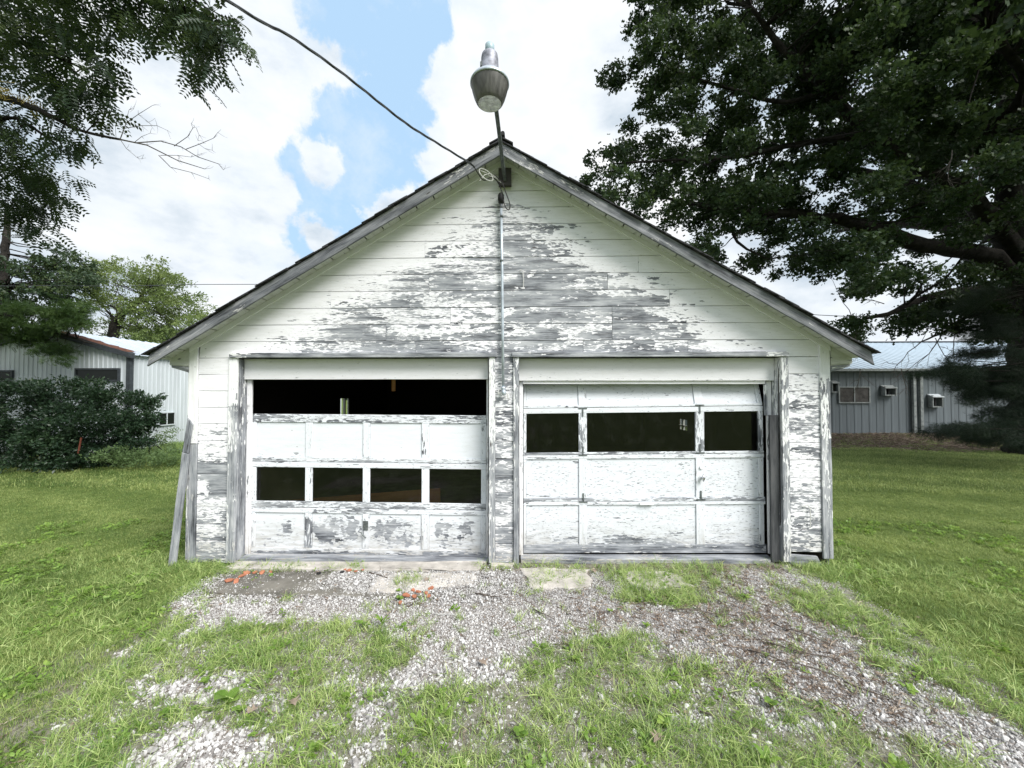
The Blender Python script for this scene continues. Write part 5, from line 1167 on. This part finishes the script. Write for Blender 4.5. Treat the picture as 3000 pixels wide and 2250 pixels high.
rot=rng.uniform(0,2*PI,(n,3)); rot[:,:2]=rng.normal(0,.8,(n,2)); zoff=rng.uniform(-.45,.6,n)*sz*.6-np.where(gravelness(x5,y5)<.25,.010,0)+np.where((x5>-3.1)&(x5<.15),.02,0)*np.clip((y5+.85)/.25,0,1)
scatter('gravel',np.stack([x5,y5,gz(x5,y5)+zoff],-1),rot,np.stack([sz]*3,-1),rng.choice(9,n,p=[.05,.08,.15,.20,.20,.15,.09,.05,.03]),stT,'pale limestone gravel of the drive','gravel',M['gravel'])
xg,yg=place(190000,(-3.4,3.9),(-3.2,0),lambda x,y:np.clip(gdens(x,y)*1.1+.06,0,1)*infrustum(x,y)*(~lawnside(x,y))*(y<-.16)); ng_=len(xg)
sz2=rng.uniform(.004,.0105,ng_); apz=np.where((xg>-3.1)&(xg<2.0),.02,0)*np.clip((yg+.85)/.25,0,1); scatter('grit',np.stack([xg,yg,gz(xg,yg)+apz+.002],-1),rng.uniform(0,6,(ng_,3)),np.stack([sz2]*3,-1),rng.integers(0,9,ng_),stT,'small grit and crushed stone between the gravel','gravel',M['gravel'])
print('gravel',n,'lawn',len(x1),len(x2),'coarse',len(x3))
# dry leaf litter
def litter(name,seed):
    r=random.Random(seed);V=[];F=[]
    for i in range(4):
        a=r.uniform(0,6.28); L=r.uniform(.3,1)*(1.8 if i>1 else 1); w_=r.uniform(.04,.3)*L*(.13 if i>1 else 1); x,y=r.uniform(-.5,.5),r.uniform(-.5,.5); c,s=math.cos(a),math.sin(a); k=len(V)
        V+=[(x,y,.05),(x+c*L*.5-s*w_,y+s*L*.5+c*w_,r.uniform(.1,.3)),(x+c*L,y+s*L,.05),(x+c*L*.5+s*w_,y+s*L*.5-c*w_,r.uniform(0,.2))]; F+=[(k,k+1,k+2),(k,k+2,k+3)]
    return template(name,V,F,M['straw'],[r.random()]*len(V))
ltT=[litter('litter',i) for i in range(8)]
LZ=[(2.2,-.35,.55,.3,1.3),(2.2,-1.0,.6,.35,1.1),(2.0,-1.45,.6,.3,1.3),(2.4,-1.9,.4,.25,1),(1.2,-.95,.4,.15,.7),(-1.0,-.28,.5,.10,1),(.3,-.7,.4,.1,.4),(1.0,-.95,.4,.15,.6),(-1.9,-.25,.4,.08,.5),(.9,-.12,.8,.06,.6),(2.8,-.1,.25,.06,1),(-.75,-.75,.25,.12,.5)]
def ldens(x,y):
    s=np.zeros_like(x)+.11*(vnoise(x,y,2.2,41)>.4)
    for cx,cy,rx,ry,w_ in LZ: s=s+w_*np.exp(-((x-cx)/rx)**2-((y-cy)/ry)**2)
    return np.clip(s*.8,0,1)*(y<-.02)
x6,y6=place(17000,(-3,3.6),(-2.9,0),ldens); mk_scatter('leaf_litter',x6,y6,.034,8,ltT,'dry brown leaf litter lying on the gravel','litter',M['straw'],.3,.012,.5)
x7,y7=place(9000,(8,25),(7.8,13.5),lambda x,y:dirt_at(x,y)*infrustum(x,y)); mk_scatter('leaf_litter',x7,y7,.10,8,ltT,'brown needles and leaves on bare soil before the blue grey building','litter',M['straw'],.3,.01,.5)
x8,y8=place(9000,(8,25),(7.8,13.5),lambda x,y:dirt_at(x,y)*infrustum(x,y)*(vnoise(x,y,1.3,61)>.5)*np.clip((11.5-y)/3,.1,1)); mk_scatter('lawn_grass',x8,y8,.9,5,turfF,'thin grass straggling over the bare soil under the pine','grass',M['turf'])
# ------------------------------------------------------------------ countable small things
def on(x,y,dz=0): return Vector((x,y,float(gz(x,y))+dz))
def shard(x,y,s,a,label,group):
    r=random.Random(int(x*1000+y*77)); m=r.randint(5,6); P0=[(s*r.uniform(.55,1)*math.cos(2*PI*i/m)*1.25,s*r.uniform(.55,1)*math.sin(2*PI*i/m)) for i in range(m)]
    ca,sa=math.cos(a),math.sin(a); o=on(x,y,.022); t=.012; q=r.uniform(-.35,.35)
    top=[(o.x+ca*u-sa*v,o.y+sa*u+ca*v,o.z+t+q*u+.15*abs(v)) for u,v in P0]; bot=[(p[0],p[1],p[2]-t) for p in top]
    ob=MB().add(top+bot,[tuple(range(m)),tuple(range(2*m-1,m-1,-1))]+[(i,m+i,m+(i+1)%m,(i+1)%m) for i in range(m)]).build('tile_shard',M['tile']); tag(ob,label,'tile shard',group)
G1='broken terracotta shards near the left door corner'; G2='broken terracotta shards by the weeds in mid drive'; G3='broken terracotta shards at the left sill'
for p in ((-2.83,-.43,.045,1.1,'large terracotta shard at the left end of the scatter near the left door corner'),(-2.74,-.44,.04,2.2,'terracotta shard touching the right side of the largest shard on the left apron'),(-2.77,-.33,.035,.3,'terracotta shard lying lowest of the upper shards on the left apron'),(-2.76,-.27,.04,2.8,'wide terracotta shard at the left of the upper shards on the left apron'),(-2.68,-.25,.032,.8,'terracotta shard in the middle of the upper row on the left apron'),(-2.60,-.25,.032,1.9,'terracotta shard second from the right in the upper row on the left apron'),(-2.52,-.23,.02,.1,'smallest terracotta shard ending the upper row on the left apron')): shard(*p,G1)
for p in ((-.88,-.70,.04,.5,'wide terracotta shard next to the leafy weed in mid drive'),(-.80,-.72,.03,2.0,'terracotta shard just right of the wide one by the mid drive weed'),(-.78,-.64,.035,1.2,'terracotta shard in the centre of the mid drive cluster'),(-.70,-.66,.025,2.6,'small terracotta shard right of centre in the mid drive cluster'),(-.67,-.58,.035,.2,'upright looking terracotta shard at the top right of the mid drive cluster'),(-.90,-.82,.02,1.5,'tiny terracotta shard nearest the camera below the mid drive weed'),(-.66,-.71,.022,.9,'small terracotta shard at the lower right of the mid drive cluster'),(-.84,-.61,.022,2.4,'small terracotta shard behind the mid drive cluster near the apron')): shard(*p,G2)
for p in ((-1.66,-.20,.028,.4,'terracotta shard among dry leaves right of the sill grass tuft'),(-1.58,-.22,.025,1.7,'middle terracotta shard of the row under the left sill'),(-1.52,-.19,.022,2.5,'rightmost terracotta shard of the row under the left sill'),(-1.72,-.18,.02,1.0,'tiny terracotta shard half hidden by the sill grass tuft')): shard(*p,G3)
def stick(p0,p1,r,label,seed,mat='stick',n=5):
    a=on(*p0,r+.016);b=on(*p1,r+.02); pts=wiggle(a,b,n,.035,seed)
    for p in pts: p.z=max(p.z,float(gz(p.x,p.y))+r+.012)
    r*=.8; mb=MB().tube(pts,[r*(1-.55*i/n) for i in range(n+1)],6)
    if seed%2: q=pts[2]; mb.tube([q,q+Vector((.04,.05,.01))*(3*(b-a).length)],[r*.6,r*.25],5)
    o=mb.build('twig',M[mat],None,True); tag(o,label,'twig')
for a in (((-.22,-.66),(.04,-.74),.009,'thick short brown stick lying on the pale gravel in mid drive',2),((.22,-.58),(.38,-.72),.006,'thin dark stick right of the thick one on the gravel',1),((.33,-.93),(.50,-1.08),.008,'dark stick at the right edge of the open gravel',3),((.0,-.10),(.06,-.36),.005,'black twig pointing at the camera below the middle pier',4),((-1.42,-.25),(-1.18,-.38),.011,'black charred stick on the stained concrete apron',6),
  ((1.52,-.93),(2.1,-1.02),.008,'long forked dark stick across the gravel right of centre',5),((1.95,-.98),(2.15,-.82),.007,'short stick crossing the end of the forked stick',8),((2.1,-1.35),(2.5,-1.55),.009,'brown branch in the leaf litter of the right wheel track',7),((1.9,-1.45),(2.35,-1.72),.008,'lower branch of the litter pile in the right wheel track',10),((2.3,-1.12),(2.62,-1.42),.007,'dark branch near the lawn edge on the right',12),((2.35,-1.75),(2.6,-1.98),.007,'stick among the near stones of the right wheel track',14),((1.1,-.62),(1.42,-.82),.005,'thin twig beside the grass in front of the right door',16),((.35,-1.18),(.05,-1.36),.004,'thin grey twig low on the gravel left of the grass',18),((1.3,-2.0),(1.6,-2.15),.006,'dark twig lying in the near grass on the right',20),((2.05,-.55),(2.25,-.8),.005,'small twig on brown litter near the right door jamb',22)):
    stick(*a)
for a in (((-.55,-.98),(-.32,-1.0),.0045,'short pale peeled twig lying on gravel below the shards',31),((-.28,-1.05),(-.12,-.98),.004,'pale paint sliver slanting on the open gravel',32),((-2.1,-.42),(-1.85,-.36),.004,'thin white sliver of paint on the stained apron',34)): stick(*a,mat='whitewire')
for (x,y,s_,lb) in ((-1.97,-.27,.030,'round dark clump at the left end on the left apron'),(-1.72,-.24,.026,'small black clump beside the sill grass tuft')):
    bmv=MB(); 
    for i in range(5): 
        o=on(x+random.uniform(-.6,.6)*s_,y+random.uniform(-.6,.6)*s_,.03); bmv.lathe([(0,o.z-s_*.5),(s_*.5,o.z-.1*s_),(s_*.45,o.z+.2*s_),(0,o.z+s_*.5)],o.x,o.y,7)
    tag(bmv.build('dark_clod',M['black']),lb,'clod')
def broad_weed(x,y,label,nl,l,w_,up,seed,mat='weed',hh=.3):
    r=random.Random(seed); e=empty('weed_plant',label,'weed',tuple(on(x,y))); o=on(x,y)
    l*=.74
    for i in range(nl):
        a=2*PI*i/nl+r.uniform(-.4,.4); ll=l*r.uniform(.7,1.1); z0=hh*l*2*i/nl; c,s=math.cos(a),math.sin(a); V=[];F=[]; n=6
        for j in range(n+1):
            t=j/n; ww=w_*ll*math.sin(PI*min(1,t*.92+.08))**.7*(1 if j<n else 0); d_=ll*t; z=z0+ll*(up*t-.55*up*t*t)+.01
            for q in (-1,0,1): V.append((o.x+c*d_-s*ww*q,o.y+s*d_+c*ww*q,o.z+z+(.12*ww if q else 0)))
        for j in range(n):
            for q in (0,1): k=j*3+q; F.append((k,k+1,k+4,k+3))
        me=bpy.data.meshes.new('leaf'); me.from_pydata(V,[],F); at_=me.attributes.new('tint','FLOAT','POINT'); at_.data.foreach_set('value',[r.random()]*len(V)); me.update(); me.polygons.foreach_set('use_smooth',[True]*len(F)); link('leaf',me,M[mat],e)
    MB().tube([o,o+Vector((0,0,hh*l*2+.01))],.003,4).build('stem',M[mat],e)
for a in ((-1.63,-1.97,'broad round leafed weed standing up above the lower left gravel pile',4,.11,.42,1.3,1),(-1.52,-2.03,'small leafy weed just right of the round leafed weed',6,.06,.35,.8,2),(-1.93,-1.80,'yellow green weed inside the left gravel patch',7,.05,.35,.9,3),
  (-1.95,-2.06,'creeping green weed left of the round leafed weed',7,.07,.3,.5,4),(-.93,-.75,'leafy weed beside the orange shards in mid drive',8,.06,.35,.9,5),(-.98,-.62,'leafy weed growing from the apron crack above the shards',7,.05,.35,1,6),(-.95,-1.15,'tall bladed weed at the top of the middle grass',9,.11,.12,1.5,7),(-1.10,-1.18,'wide bladed weed left of the tall one at the grass top',7,.10,.16,1,8),
  (-1.3,-2.2,'yellow green weed right of the near gravel pile',7,.05,.35,1,9),(-.9,-2.28,'bushy weed at the bottom edge left of centre',12,.06,.33,.9,10),(-.38,-2.12,'thin upright weed with one yellow leaf in the near grass',4,.08,.25,1.8,11),(.22,-2.18,'leafy weed in the near grass right of centre',8,.07,.33,1,12),(.62,-1.55,'dark green weed at the end of the centre gravel',9,.05,.35,.9,13),(.33,-1.6,'small weed left of the dark weed at centre gravel end',7,.045,.35,.9,14),
  (1.05,-2.1,'bright weed with yellow leaves in the right near grass',8,.07,.3,1,15),(1.75,-1.95,'bright green weed at the edge of the near stones',8,.065,.3,1.1,16),(1.25,-1.15,'two leaf weed beside the dark litter right of centre',7,.05,.33,1.2,17),(2.0,-1.5,'small bright weed in the branch litter',6,.045,.33,1,18),(1.5,-1.62,'small yellow weed below the branch litter',6,.045,.33,1,19),(1.0,-.95,'weed at the upper right corner of the open gravel',7,.045,.35,.9,20),
  (2.3,-.72,'low rosette weed in the gravel before the right jamb',9,.09,.2,.5,21),(2.75,-.95,'grassy rosette at the right edge of the track',12,.10,.09,1.1,22),(-2.55,-1.5,'leafy weed on the left track edge',8,.055,.33,.9,23),(-.1,-1.95,'pale weed beside the lower centre stones',7,.05,.33,1,24),(1.5,-2.32,'yellow bladed weed at the bottom edge on the right',5,.09,.2,1.3,25)):
    broad_weed(*a)
for (x,y,lb) in ((-1.42,-2.05,'curled brown oak leaf above the near gravel pile'),(-.05,-1.62,'tan oak leaf at the foot of the centre gravel'),(-.75,-.42,'pale oak leaf on the middle apron'),(.98,-2.2,'tan leaf in the right near grass'),(1.0,-.22,'red brown curled leaf against the right sill grass'),(-1.2,-1.98,'pink brown leaf hanging in the near grass')):
    o=on(x,y,.035); c=random.uniform(0,6); V=[(o.x+.09*(v[0]-.5)*math.cos(c)-.09*v[1]*math.sin(c),o.y+.09*(v[0]-.5)*math.sin(c)+.09*v[1]*math.cos(c),o.z+abs(v[1])*.05) for v in OAK_V]
    me=bpy.data.meshes.new('fallen_leaf'); me.from_pydata(V,[],OAK_F); a_=me.attributes.new('tint','FLOAT','POINT'); a_.data.foreach_set('value',[.6]*len(V)); me.update(); ob=link('fallen_leaf',me,M['straw']); tag(ob,lb,'leaf')
